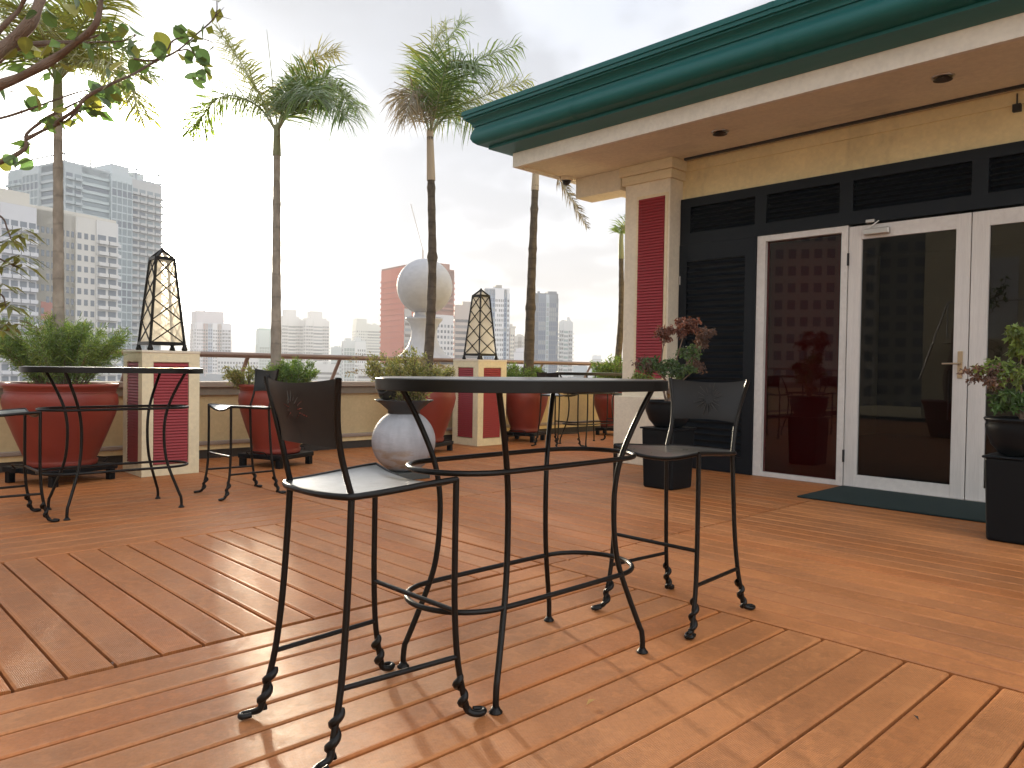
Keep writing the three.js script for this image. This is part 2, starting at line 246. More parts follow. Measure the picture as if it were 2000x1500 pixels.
// ------------------------------------------------------------------ louvred pillars and obelisk lanterns
function slats(w, h, n, depth) { // a louvre field w x h facing +z, at origin centre
  const out = []; const p = h / n;
  for (let i = 0; i < n; i++) { const g = new THREE.BoxGeometry(w, p * 0.92, 0.008); g.rotateX(-0.45); g.translate(0, -h / 2 + (i + 0.5) * p, depth / 2); out.push(g); }
  return out;
}
function makePillar(label, pos, greyFace) {
  const t = thing('louvred_pillar', label, 'pillar', pos, 0, undefined), s = 0.275, H = 1.225;
  // shaft with four recessed panels: core, corner posts, head and foot rails
  const shaft = [bx(-s + 0.03, s - 0.03, 0, H - 0.02, -s + 0.03, s - 0.03)];
  for (const [sx, sz] of [[-1, -1], [-1, 1], [1, -1], [1, 1]]) shaft.push(bx(sx > 0 ? s - 0.105 : -s, sx > 0 ? s : -s + 0.105, 0.001, H - 0.021, sz > 0 ? s - 0.105 : -s, sz > 0 ? s : -s + 0.105));
  for (const r of [0, 1, 2, 3]) for (const [y0, y1] of [[0.001, 0.10], [1.115, H - 0.021]]) { const g = bx(-s + 0.105, s - 0.105, y0, y1, s - 0.06, s); g.rotateY(r * Math.PI / 2); shaft.push(g); }
  part('shaft', shaft, M.pillarCream, t);
  part('cap', rbox(-s - 0.006, s + 0.006, H - 0.024, H, -s - 0.006, s + 0.006, 0.006), M.paleCream, t);
  for (const r of [0, 1, 2, 3]) {
    const list = slats(2 * (s - 0.105) - 0.012, 0.985, 34, 0.028); list.push(new THREE.BoxGeometry(2 * (s - 0.105) - 0.004, 1.0, 0.006));
    const g = join(list); const m = part('red_louvre', g, M.redLouvre, t, 'stuff'); m.position.set(Math.sin(r * Math.PI / 2) * (s - 0.026), 0.6075, Math.cos(r * Math.PI / 2) * (s - 0.026)); m.rotation.y = r * Math.PI / 2;
  }
  return t;
}
makePillar('low cream pillar with red louvred panels between the first two palm pots', [2.805, 0, -8.005]);
makePillar('low cream pillar with red louvred panels beyond the grey ball planter', [7.385, 0, -8.325]);
function makeLantern(label, pos) {
  const t = thing('obelisk_lantern', label, 'lantern', pos), b = 0.165, q = 0.088, y0 = 0.075, y1 = 0.925, y2 = 1.02, r = 0.012;
  const cor = (sx, sz, f) => [mix(b, q, f) * sx, mix(y0, y1, f), mix(b, q, f) * sz];
  for (const [sx, sz] of [[-1, -1], [-1, 1], [1, -1], [1, 1]]) {
    part('corner_bar', [bar(cor(sx, sz, -0.01), cor(sx, sz, 1.0), 0.020, 0.020, V(sx, 0, sz))], M.iron, t);
    part('foot', [lathe([[0.0, 0], [0.02, 0.0], [0.03, 0.015], [0.024, 0.035], [0.018, 0.05], [0.02, 0.065], [0, 0.065]], 12).translate(sx * b, 0, sz * b)], M.iron, t);
  }
  const frame = [[], []];
  for (const [a, c] of [[[-1, -1], [-1, 1]], [[-1, 1], [1, 1]], [[1, 1], [1, -1]], [[1, -1], [-1, -1]]]) for (const f of [0, 1]) frame[f].push(bar(cor(a[0], a[1], f), cor(c[0], c[1], f), 0.024, 0.03));
  part('base_frame', frame[0], M.iron, t); part('head_frame', frame[1], M.iron, t);
  const roof = []; for (const [sx, sz] of [[-1, -1], [-1, 1], [1, -1], [1, 1]]) roof.push(bar([q * sx, y1, q * sz], [0, y2, 0], 0.022, 0.022, V(sx, 1, sz)));
  part('hip_bars', roof, M.iron, t);
  part('finial', [new THREE.SphereGeometry(0.016, 10, 8).translate(0, y2 + 0.006, 0)], M.iron, t);
  for (let k = 0; k < 4; k++) { // four faces: pane and four crossed braces
    const R = new THREE.Matrix4().makeRotationY(k * Math.PI / 2), P = (u, f, o = 0) => V(u * mix(b, q, f), mix(y0, y1, f), mix(b, q, f) + o).applyMatrix4(R);
    const br = [], rows = [0, 0.27, 0.52, 0.76, 1.0];
    for (let i = 0; i < 4; i++) for (const s of [-1, 1]) br.push(bar(P(-s, rows[i], 0.001).toArray(), P(s, rows[i + 1], 0.001).toArray(), 0.011, 0.010, V(0, 0, 1).applyMatrix4(R)));
    part('cross_brace', br, M.iron, t);
    const g = new THREE.BufferGeometry(), c = [P(-0.96, 0.005, -0.012), P(0.96, 0.005, -0.012), P(0.96, 0.995, -0.012), P(-0.96, 0.995, -0.012)], a = [0, 1, 2, 0, 2, 3].flatMap((i) => c[i].toArray());
    g.setAttribute('position', new THREE.Float32BufferAttribute(a, 3)); g.setAttribute('uv', new THREE.Float32BufferAttribute([0, 0, 1, 0, 1, 1, 0, 0, 1, 1, 0, 1], 2)); g.computeVertexNormals();
    part('pane', g, M.lanternPane, t);
    const rg = new THREE.BufferGeometry(), d = [P(-1, 1, -0.006), P(1, 1, -0.006), V(0, y2 - 0.012, 0)].flatMap((v) => v.toArray()); rg.setAttribute('position', new THREE.Float32BufferAttribute(d, 3)); rg.setAttribute('uv', new THREE.Float32BufferAttribute([0, 0, 1, 0, 0.5, 1], 2)); rg.computeVertexNormals();
    part('roof_pane', rg, M.lanternPane, t);
  }
  return t;
}
makeLantern('black obelisk lantern with cream panes on the pillar left of the handrail', [2.805, 1.225, -8.005]).userData.label = 'black obelisk lantern with cream panes, standing in front of the tall glass tower';
makeLantern('black obelisk lantern with cream panes beside the white ball finial', [7.385, 1.225, -8.325]);

// ------------------------------------------------------------------ white ball finial beyond the parapet
{
  const t = thing('ball_finial', 'large white ball finial on a waisted pedestal beyond the parapet', 'finial', [7.958, -0.1, -10.42]);
  part('plinth', [bx(-0.62, 0.62, 0, 1.26, -0.62, 0.62)], M.whiteBall, t);
  part('pedestal', [lathe([[0, 1.26], [0.56, 1.26], [0.56, 1.33], [0.50, 1.36], [0.38, 1.43], [0.275, 1.56], [0.225, 1.70], [0.215, 1.82], [0.25, 1.94], [0.31, 2.01], [0.32, 2.05], [0.19, 2.055], [0.18, 2.11], [0.16, 2.15], [0, 2.15]], 56)], M.whiteBall, t);
  part('ball', [new THREE.SphereGeometry(0.472, 64, 40).translate(0, 2.577, 0)], M.whiteBall, t);
}

// ------------------------------------------------------------------ bar tables
function stadium(hx, r, n = 14) { const p = []; for (let i = 0; i <= n; i++) { const a = -Math.PI / 2 + Math.PI * i / n; p.push([hx + Math.cos(a) * r, Math.sin(a) * r]); } for (let i = 0; i <= n; i++) { const a = Math.PI / 2 + Math.PI * i / n; p.push([-hx + Math.cos(a) * r, Math.sin(a) * r]); } return p; }
function makeTable(label, pos) {
  const t = thing('bar_table', label, 'table', pos, 0, undefined);
  const shape = new THREE.Shape(stadium(0.27, 0.335, 40).map(([x, y]) => new THREE.Vector2(x, y)));
  const slab = new THREE.ExtrudeGeometry(shape, { depth: 0.026, bevelEnabled: true, bevelThickness: 0.004, bevelSize: 0.004, bevelSegments: 2, curveSegments: 8 }); slab.rotateX(-Math.PI / 2); slab.translate(0, 1.036, 0);
  part('table_top', slab, M.tableTop, t);
  const band = (hx, r, y, tr, seg = 96) => tube(stadium(hx, r, 12).map(([x, z]) => [x, y, z]), tr, seg, 8, true);
  const ring = new THREE.Shape(stadium(0.27, 0.352, 40).map(([x, y]) => new THREE.Vector2(x, y))); ring.holes.push(new THREE.Path(stadium(0.27, 0.340, 40).reverse().map(([x, y]) => new THREE.Vector2(x, y))));
  const rg = toCreasedNormals(new THREE.ExtrudeGeometry(ring, { depth: 0.036, bevelEnabled: true, bevelThickness: 0.0015, bevelSize: 0.0015, bevelSegments: 1 }).rotateX(-Math.PI / 2).translate(0, 1.026, 0), 0.5);
  part('rim_band', rg, M.iron, t);
  part('footrest_ring', [band(0.315, 0.20, 0.31, 0.0098)], M.iron, t);
  part('brace_ring', [band(0.315, 0.20, 0.76, 0.0098)], M.iron, t);
  const k = [[0.012, 1.0], [0.05, 1.0], [0.095, 0.985], [0.11, 0.965], [0.31, 0.80], [0.42, 0.745], [0.55, 0.725], [0.66, 0.735], [0.77, 0.785], [0.90, 0.90], [1.035, 1.05]];
  for (const [sx, sz] of [[-1, -1], [-1, 1], [1, -1], [1, 1]]) {
    const l = part('leg', [tube(k.map(([y, f]) => [sx * 0.39 * f, y, sz * 0.25 * f]), 0.0106, 44, 10)], M.iron, t);
    part('foot_pad', [lathe([[0, 0], [0.022, 0], [0.023, 0.004], [0.016, 0.012], [0.012, 0.02], [0, 0.02]], 14).translate(sx * 0.39, 0, sz * 0.25)], M.iron, l);
  }
  return t;
}
makeTable('black oval bar table with curved legs, on the boards beside the stool with pale seat', [2.045, 0, -2.015]);
dup(scene.children.find((o) => o.name === 'bar_table'), [1.845, 0, -6.19], 0, 'black oval bar table in front of the tallest red pot');
dup(scene.children.find((o) => o.name === 'bar_table'), [8.77, 0, -7.38], 0, 'black oval bar table beside the column of the pavilion, before the parapet');

// ------------------------------------------------------------------ bar stools with twisted feet and sunburst backs
function makeStool(label, pos, turn) { // faces +x
  const t = thing('bar_stool', label, 'bar stool', pos, turn);
  // seat sheet, dished, rounded behind
  const n = 22, pos3 = [], idx = [], uv = [], halfW = (x) => { const f = (x + 0.205) / 0.40; return mix(0.185, 0.222, f) * (f < 0.16 ? Math.sqrt(Math.max(0.0, 1 - Math.pow((0.16 - f) / 0.16, 2))) * 0.55 + 0.45 : 1); };
  const sy = (x, z) => 0.742 + 0.010 * Math.cos((x - 0.02) * 9) * 0 + 0.022 * Math.pow(z / 0.22, 2) * sstep(-0.2, 0.2, x) - 0.012 * sstep(0.1, 0.2, x) * (1 - Math.pow(z / 0.22, 2)) - 0.004;
  for (const lay of [0, 1]) for (let i = 0; i <= n; i++) for (let j = 0; j <= n; j++) { const x = -0.205 + 0.40 * i / n, z = (j / n * 2 - 1) * halfW(x); pos3.push(x, sy(x, z) - lay * 0.006, z); uv.push(x * 2, z * 2); }
  const W = n + 1, off = W * W;
  for (let i = 0; i < n; i++) for (let j = 0; j < n; j++) { const a = i * W + j; idx.push(a, a + 1, a + W, a + 1, a + W + 1, a + W, a + off, a + W + off, a + 1 + off, a + 1 + off, a + W + off, a + W + 1 + off); }
  const sg = new THREE.BufferGeometry(); sg.setAttribute('position', new THREE.Float32BufferAttribute(pos3, 3)); sg.setAttribute('uv', new THREE.Float32BufferAttribute(uv, 2)); sg.setIndex(idx); sg.computeVertexNormals();
  part('seat', sg, M.seat, t);
  const edge = []; for (let i = 0; i <= 14; i++) { const x = 0.195 - 0.40 * i / 14; edge.push([x, sy(x, halfW(x)) - 0.006, halfW(x)]); } for (let i = 14; i >= 0; i--) { const x = 0.195 - 0.40 * i / 14; edge.push([x, sy(x, halfW(x)) - 0.006, -halfW(x)]); }
  part('seat_frame', [tube(edge, 0.010, 90, 8)], M.iron, t);
  part('seat_front_bar', [tube([[0.195, sy(0.195, 0.222) - 0.006, -0.222], [0.197, sy(0.195, 0.1) - 0.008, -0.1], [0.197, sy(0.195, 0) - 0.008, 0], [0.197, sy(0.195, 0.1) - 0.008, 0.1], [0.195, sy(0.195, 0.222) - 0.006, 0.222]], 0.009, 24, 8)], M.iron, t);
  const foot = (x, z, dx, dz, leg) => { // twisted vine round the ankle ending in a hooked toe
    const list = [], hel = []; for (let i = 0; i <= 26; i++) { const f = i / 26, a = f * 13, y = 0.145 - 0.125 * f, r = 0.008 + 0.005 * Math.sin(f * 3.1416) * (0.6 + 0.4 * Math.sin(f * 9)); hel.push([x - dx * 0.035 * (1 - f) + Math.cos(a) * r, y, z - dz * 0.035 * (1 - f) + Math.sin(a) * r]); }
    list.push(taper(curve(hel), (f) => 0.0095 + 0.0035 * Math.abs(Math.sin(f * 7)), 60, 7));
    const sx = -dz, sz = dx; // hook: out along (dx,dz), round and back
    list.push(taper(curve([[x - dx * 0.006, 0.05, z - dz * 0.006], [x + dx * 0.004, 0.022, z + dz * 0.004], [x + dx * 0.03 + sx * 0.012, 0.0115, z + dz * 0.03 + sz * 0.012], [x + dx * 0.058 + sx * 0.006, 0.0115, z + dz * 0.058 + sz * 0.006], [x + dx * 0.058 - sx * 0.014, 0.0125, z + dz * 0.058 - sz * 0.014], [x + dx * 0.03 - sx * 0.018, 0.016, z + dz * 0.03 - sz * 0.018]]), (f) => 0.0115 - 0.003 * f, 30, 8));
    part('twisted_foot', list, M.iron, leg);
  };
  for (const s of [-1, 1]) {
    const f = part('leg', [tube([[0.193, 0.757, s * 0.221], [0.192, 0.55, s * 0.221], [0.193, 0.36, s * 0.222], [0.203, 0.20, s * 0.226], [0.224, 0.085, s * 0.231], [0.236, 0.03, s * 0.234]], 0.0102, 30, 10)], M.iron, t);
    foot(0.238, s * 0.234, 0.95, s * 0.31, f);
    const r = part('leg', [tube([[-0.155, 0.73, s * 0.178], [-0.163, 0.55, s * 0.182], [-0.175, 0.36, s * 0.187], [-0.193, 0.20, s * 0.195], [-0.218, 0.085, s * 0.204], [-0.23, 0.03, s * 0.207]], 0.0102, 30, 10)], M.iron, t);
    foot(-0.232, s * 0.207, -0.95, s * 0.31, r);
    part('back_upright', [tube([[-0.155, 0.735, s * 0.178], [-0.168, 0.78, s * 0.175], [-0.186, 0.85, s * 0.172], [-0.203, 0.93, s * 0.180], [-0.214, 1.00, s * 0.195], [-0.222, 1.066, s * 0.212]], 0.0095, 30, 8)], M.iron, t);
    part('side_stretcher', [rod([-0.193, 0.20, s * 0.195], [0.203, 0.20, s * 0.226], 0.0085)], M.iron, t);
  }
  part('front_stretcher', [rod([0.194, 0.345, -0.222], [0.194, 0.345, 0.222], 0.0085)], M.iron, t);
  // pierced back plate: a curved double sheet, cells inside the sun rays left out
  const nu = 132, nv = 66, P = [], I = [], U = [], wAt = (y) => mix(0.172, 0.207, sstep(0.86, 1.066, y)), cx = 0, cy = 0.972;
  const rays = []; for (let i = 0; i < 18; i++) rays.push([i / 18 * 6.2832 + 0.1, 0.020 + (i % 2) * 0.006, 0.052 + (i % 3) * 0.012]);
  const hole = (z, y) => { const dx = z - cx, dy = y - cy, r = Math.hypot(dx, dy); if (r < 0.0065) return false; const a = Math.atan2(dy, dx); for (const [ra, r0, r1] of rays) { let d = Math.abs(mod(a - ra + Math.PI, 6.28318) - Math.PI) * r; if (r > r0 && r < r1 && d < 0.0022 * (1 - 0.5 * (r - r0) / (r1 - r0))) return true; } return false; };
  for (const lay of [0, 1]) for (let i = 0; i <= nu; i++) for (let j = 0; j <= nv; j++) { const u = i / nu * 2 - 1, yt = 1.066 - 0.016 * (1 - u * u), y = mix(0.868 + 0.006 * (1 - u * u), yt, j / nv), z = u * wAt(y), xb = mix(-0.190, -0.222, sstep(0.86, 1.07, y)); P.push(xb - 0.036 * (1 - u * u) + lay * 0.0035, y, z); U.push(u, y); }
  const ww = nv + 1, of = (nu + 1) * ww;
  for (let i = 0; i < nu; i++) for (let j = 0; j < nv; j++) { const a = i * ww + j, b = a + ww; const z = (P[a * 3 + 2] + P[(b + 1) * 3 + 2]) / 2, y = (P[a * 3 + 1] + P[(b + 1) * 3 + 1]) / 2; if (hole(z, y)) continue; I.push(a, a + 1, b, a + 1, b + 1, b, a + of, b + of, a + 1 + of, a + 1 + of, b + of, b + 1 + of); }
  const bg = new THREE.BufferGeometry(); bg.setAttribute('position', new THREE.Float32BufferAttribute(P, 3)); bg.setAttribute('uv', new THREE.Float32BufferAttribute(U, 2)); bg.setIndex(I); bg.computeVertexNormals();
  const back = part('backrest', bg, M.backPlate, t); back.userData.label = 'curved black back plate pierced with a sunburst';
  const studs = []; for (const [ra, r0, r1] of rays) { const z = Math.cos(ra) * (r1 + 0.006), y = cy + Math.sin(ra) * (r1 + 0.006); const u = z / wAt(y); studs.push(bar([mix(-0.190, -0.222, sstep(0.86, 1.07, y)) - 0.036 * (1 - u * u) + 0.004, cy + Math.sin(ra) * (r0 + 0.004), Math.cos(ra) * (r0 + 0.004)], [mix(-0.190, -0.222, sstep(0.86, 1.07, y)) - 0.036 * (1 - u * u) + 0.004, y, z], 0.0016, 0.003, V(1, 0, 0))); }
  part('sun_ray', studs, M.seat, back);
  return t;
}
makeStool('black metal bar stool with a pale shining seat, in front of the grey ball planter', [1.325, 0, -2.035], 0);
const stool0 = scene.children.find((o) => o.name === 'bar_stool');
dup(stool0, [2.985, 0, -1.975], Math.PI, 'black metal bar stool in front of the tapered black planter and dark shutter');
dup(stool0, [2.86, 0, -6.27], Math.PI, 'black metal bar stool beside the louvred pillar, in front of the second palm pot');
dup(stool0, [1.10, 0, -6.165], 0, 'black metal bar stool in front of the tallest red pot');
dup(stool0, [8.06, 0, -7.40], 0, 'black metal bar stool before the red pot right of the second pillar');
dup(stool0, [9.62, 0, -7.37], Math.PI, 'black metal bar stool next to the pavilion column plinth');

// ------------------------------------------------------------------ red pots, stands, shrubs, palms
function makePot(label, [x, z], r, h, y0) {
  const c = thing('plant_stand', 'black low stand with stub legs under ' + label[1], 'plant stand', [x, 0, z], 0.4), s = r * 0.70;
  part('deck_frame', [rbox(-s, s, y0 - 0.05, y0, -s, s, 0.01), bx(-s * 1.08, s * 1.08, y0 - 0.045, y0 - 0.006, -s * 0.5, -s * 0.3), bx(-s * 1.08, s * 1.08, y0 - 0.045, y0 - 0.006, s * 0.3, s * 0.5)], M.blackPot, c);
  for (const [sx, sz] of [[-1, -1], [-1, 1], [1, -1], [1, 1]]) part('leg', [rbox(sx * s * 0.86 - 0.03, sx * s * 0.86 + 0.03, 0, y0 - 0.05, sz * s * 0.86 - 0.03, sz * s * 0.86 + 0.03, 0.006)], M.blackPot, c);
  for (const s2 of [-1, 1]) part('handle', [tube([[s2 * s, y0 - 0.02, -0.12], [s2 * (s + 0.05), y0 + 0.03, -0.12], [s2 * (s + 0.055), y0 + 0.035, 0], [s2 * (s + 0.05), y0 + 0.03, 0.12], [s2 * s, y0 - 0.02, 0.12]], 0.007, 20, 6)], M.iron, c);
  const t = thing('plant_pot', label[0], 'pot', [x, y0, z]), H = h - y0;
  part('body', [lathe([[0, 0], [r * 0.60, 0], [r * 0.62, 0.012], [r * 0.635, 0.05], [r * 0.60, 0.055], [r * 0.66, H * 0.16], [r * 0.80, H * 0.38], [r * 0.94, H * 0.62], [r * 0.99, H * 0.76], [r * 0.97, H * 0.86], [r * 0.93, H * 0.885], [r * 0.955, H * 0.895], [r * 0.93, H * 0.91]], 64)], M.redPot, t);
  part('rim', [lathe([[r * 0.93, H * 0.905], [r * 0.955, H * 0.915], [r * 0.945, H * 0.94], [r * 0.985, H * 0.955], [r, H * 0.98], [r * 0.98, H], [r * 0.88, H], [r * 0.86, H * 0.93]], 64)], M.redPot, t);
  part('soil', [new THREE.CircleGeometry(r * 0.88, 32).rotateX(-Math.PI / 2).translate(0, H * 0.94, 0)], M.soil, t);
  return t;
}
// feathery shrub: stems with many small blades
function shrub(name, label, base, rx, ry, n, col, seed, opt = {}) {
  const R = rng(seed), t = thing(name, label, 'shrub', base.toArray()), L = new Leaves(), st = [];
  const stems = opt.stems ?? 34;
  for (let i = 0; i < stems; i++) {
    const a = R() * 6.2832, rr = Math.sqrt(R()) * 0.75, top = V(Math.cos(a) * rx * rr * (opt.spread ?? 1.15), ry * (0.55 + 0.5 * R()) * (1 - 0.35 * rr * rr), Math.sin(a) * rx * rr * (opt.spread ?? 1.15)), b = V(Math.cos(a) * rx * rr * 0.35, -0.02, Math.sin(a) * rx * rr * 0.35), m = b.clone().lerp(top, 0.55).add(V((R() - 0.5) * 0.05, 0.06 * ry, (R() - 0.5) * 0.05));
    const c = curve([b, m, top]); st.push(taper(c, (f) => 0.006 * (1 - 0.75 * f), 8, 5));
    const per = Math.floor(n / stems);
    for (let k = 0; k < per; k++) {
      const f = 0.12 + 0.88 * Math.pow(R(), 0.75), p = c.getPoint(Math.min(1, f)), tan = c.getTangent(Math.min(1, f)), d = rdir(R).multiplyScalar(0.9).add(tan.clone().multiplyScalar(opt.along ?? 0.75)).normalize();
      const off = opt.fluff ?? 0.07; p.addScaledVector(rdir(R), off * R());
      const up = rdir(R); const cc = leafCol(R, ...col[Math.floor(R() * col.length)], 0.32);
      (opt.broad ? L.leaf(p, d, up, (opt.len ?? 0.05) * (0.6 + 0.8 * R()), (opt.wid ?? 0.02) * (0.7 + 0.6 * R()), cc, 0.15 * R()) : L.blade(p, d, up, (opt.len ?? 0.07) * (0.6 + 0.8 * R()), (opt.wid ?? 0.007), cc, 0.25 * R()));
    }
  }
  part('stems', st, M.twig, t); part('foliage', L.geo(), M.leaf, t, 'stuff'); return t;
}
// palm: fronds given as lists of photo pixels with depth offsets, all rooted at the crown
function palm(label, base, top, r0, r1, fronds, opt = {}) {
  const t = thing('palm_tree', label, 'palm tree', base.toArray()), R = rng(opt.seed ?? 1), lt = top.clone().sub(base);
  const bend = opt.bend ?? [0, 0]; const mid = lt.clone().multiplyScalar(0.5).add(V(bend[0], 0, bend[1]));
  const c = curve([V(0, 0, 0), lt.clone().multiplyScalar(0.25).add(V(bend[0] * 0.7, 0, bend[1] * 0.7)), mid, lt.clone().multiplyScalar(0.78).add(V(bend[0] * 0.5, 0, bend[1] * 0.5)), lt]);
  const kn = opt.knots ?? [];
  const trunkEnd = opt.shaft ?? 0.86;
  const rad_ = (f) => { let r = 0.86 * mix(r0, r1, Math.pow(f, 0.8)); for (const [k, a] of kn) r += a * Math.exp(-Math.pow((f - k) / 0.012, 2)); return r * (1 + 0.03 * Math.sin(f * 90) + 0.02 * Math.sin(f * 37)); };
  const tg = taper(c, rad_, 90, 14); const uvs = tg.attributes.uv; for (let i = 0; i < uvs.count; i++) uvs.setXY(i, uvs.getY(i), uvs.getX(i) * (opt.rings ?? 1.0));
  part('trunk', [tg], opt.pale ? M.barkPale : M.bark, t);
  const c2 = curve([c.getPoint(trunkEnd), c.getPoint((trunkEnd + 1) / 2), lt.clone(), lt.clone().add(lt.clone().normalize().multiplyScalar(0.10))]);
  part('crownshaft', [taper(c2, (f) => r1 * mix(1.06, 0.76, f) + 0.003, 14, 12)], opt.dry ? M.drySheath : M.crownshaft, t);
  fronds.forEach((fr) => {
    const pts = [lt.clone().add(V((R() - 0.5) * 0.03, 0.02, (R() - 0.5) * 0.03)), ...fr.pts.map(([px, py, dd]) => at(px, py, opt.depth + dd).sub(base))];
    const fc = curve(pts), L = new Leaves(), N = Math.round((fr.n ?? 95) * 1.3), len = fr.len ?? 0.34;
    const length = fc.getLength();
    const rib = taper(fc, (f) => mix(0.012, 0.002, f), 26, 6);
    for (let i = 0; i < N; i++) {
      const f = mix(fr.start ?? 0.16, 1, (i + R() * 0.6) / N), p = fc.getPointAt(Math.min(1, f)), tan = fc.getTangentAt(Math.min(1, f)), side = tan.clone().cross(V(0, 1, 0)); if (side.length() < 0.15) side.set(1, 0, 0.4); side.normalize(); const nrm = side.clone().cross(tan).normalize();
      const prof = (0.45 + 0.75 * Math.sin(Math.PI * clamp(0.18 + 0.74 * f))) * (f > 0.93 ? 0.75 : 1);
      for (const s of [-1, 1]) for (let k = 0; k < (fr.ranks ?? 1); k++) {
        const ang = (R() - 0.5) * (fr.plume ?? 1.5), fw = 0.55 + 0.35 * R() + 0.5 * Math.max(0, f - 0.75);
        const d = side.clone().multiplyScalar(s * Math.cos(ang)).add(nrm.clone().multiplyScalar(Math.sin(ang) + 0.15)).add(tan.clone().multiplyScalar(fw)).normalize();
        const cc = leafCol(R, ...(fr.col ?? [0.055, 0.085, 0.02]), 0.35);
        L.blade(p, d, nrm.clone().addScaledVector(rdir(R), 0.5), len * 1.12 * prof * (0.75 + 0.4 * R()), fr.wid ?? 0.0150, cc, (fr.droop ?? 0.30) * (0.5 + R()));
      }
    }
    const m = part('frond', L.geo(), M.frond, t); part('rachis', [rib], M.crownshaft, m);
  });
  return t;
}
const GREEN = [0.20, 0.275, 0.045], OLIVE = [0.30, 0.31, 0.05], DARKG = [0.13, 0.21, 0.045], BROWN = [0.27, 0.22, 0.13], GOLD = [0.40, 0.36, 0.065];
const fluffyGreen = [[0.22, 0.33, 0.05], [0.17, 0.27, 0.045], [0.30, 0.38, 0.065], [0.12, 0.21, 0.04]], yellowGreen = [[0.32, 0.31, 0.07], [0.25, 0.27, 0.055], [0.40, 0.37, 0.13], [0.16, 0.20, 0.05]], brightGreen = [[0.16, 0.28, 0.035], [0.24, 0.34, 0.045], [0.11, 0.21, 0.03]];

// pot 1
makePot(['widest red glazed pot, with a fluffy green shrub and smooth palm, behind the bar table', 'the widest red pot'], [1.90, -7.95], 0.475, 0.905, 0.15);
shrub('fern_shrub', 'fluffy bright green shrub filling the widest red pot', V(1.90, 0.86, -7.95), 0.64, 0.66, 21000, fluffyGreen, 101, { stems: 70, len: 0.055, wid: 0.006, fluff: 0.07 });
palm('smooth grey palm growing from the widest red pot, crossed by thorny branches', V(1.88, 0.86, -7.97), at(113, 165, 7.02), 0.066, 0.042, [
  { pts: [[150, 110, 0.1], [225, 85, 0.15], [300, 150, 0.2]], col: GREEN }, { pts: [[160, 120, -0.2], [235, 135, -0.35], [278, 235, -0.4]], col: OLIVE },
  { pts: [[140, 90, -0.1], [180, 20, -0.2], [235, -30, -0.3]], col: OLIVE }, { pts: [[120, 80, 0.2], [125, -10, 0.35], [110, -90, 0.4]], col: GREEN },
  { pts: [[90, 95, 0], [50, 30, 0.1], [-10, 0, 0.1]], col: GREEN }, { pts: [[80, 120, -0.2], [20, 95, -0.35], [-50, 130, -0.5]], col: GREEN }, { pts: [[95, 100, -0.35], [70, 40, -0.7], [40, 20, -1.0]], col: OLIVE }, { pts: [[130, 120, 0.4], [190, 110, 0.7], [250, 190, 0.9]], col: GREEN },
], { depth: 7.02, seed: 11, pale: true, shaft: 0.9 });
// pot 2
makePot(['red glazed pot with a smooth palm and trailing herbs, behind the pierced stool back', 'the second red pot'], [3.98, -7.85], 0.41, 0.89, 0.14);
shrub('fern_shrub', 'dense green mound of herbs in the pot behind the pierced stool back', V(4.10, 0.84, -7.74), 0.34, 0.32, 6500, brightGreen, 111, { stems: 46, len: 0.04, wid: 0.010, fluff: 0.05, broad: true });
shrub('trailing_herb', 'pale yellowish herb spilling over the left rim of the second palm pot', V(3.72, 0.83, -8.02), 0.34, 0.26, 2600, yellowGreen, 113, { stems: 26, len: 0.04, wid: 0.012, fluff: 0.06, broad: true, spread: 1.4 });
palm('smooth pale palm with a full green crown, growing behind the pierced stool back', V(3.94, 0.84, -7.80), at(541, 262, 8.36), 0.072, 0.040, [
  { pts: [[515, 200, 0], [475, 130, 0.05], [428, 58, 0.1]], col: OLIVE, n: 110, len: 0.30 }, { pts: [[500, 205, 0.1], [430, 190, 0.2], [372, 258, 0.3]], col: GREEN, n: 105, len: 0.36, droop: 0.4 },
  { pts: [[560, 190, 0.1], [605, 120, 0.2], [655, 100, 0.35]], col: GOLD, n: 100, len: 0.36 }, { pts: [[575, 195, -0.1], [630, 150, -0.3], [700, 212, -0.5]], col: GREEN, n: 110, len: 0.38, droop: 0.4 },
  { pts: [[575, 205, -0.3], [620, 180, -0.6], [680, 232, -0.8]], col: DARKG, n: 100, len: 0.36, droop: 0.45 }, { pts: [[565, 205, -0.4], [590, 170, -0.8], [620, 190, -1.2]], col: DARKG, n: 95, len: 0.34, droop: 0.45 }, { pts: [[560, 200, 0.4], [600, 165, 0.7], [640, 195, 1.0]], col: OLIVE, n: 90, len: 0.34 },
], { depth: 8.36, seed: 12, pale: true, knots: [[0.62, 0.004], [0.73, 0.005]], shaft: 0.9 });
{ // unopened spear leaf above the crown
  const t = scene.children.find((o) => o.userData.label?.startsWith('smooth pale palm with a full')); part('spear_leaf', [taper(curve([V(0, 2.75, 0), at(530, 140, 8.36).sub(t.position), at(521, 58, 8.36).sub(t.position)]), (f) => mix(0.012, 0.002, f), 12, 6)], M.crownshaft, t);
}
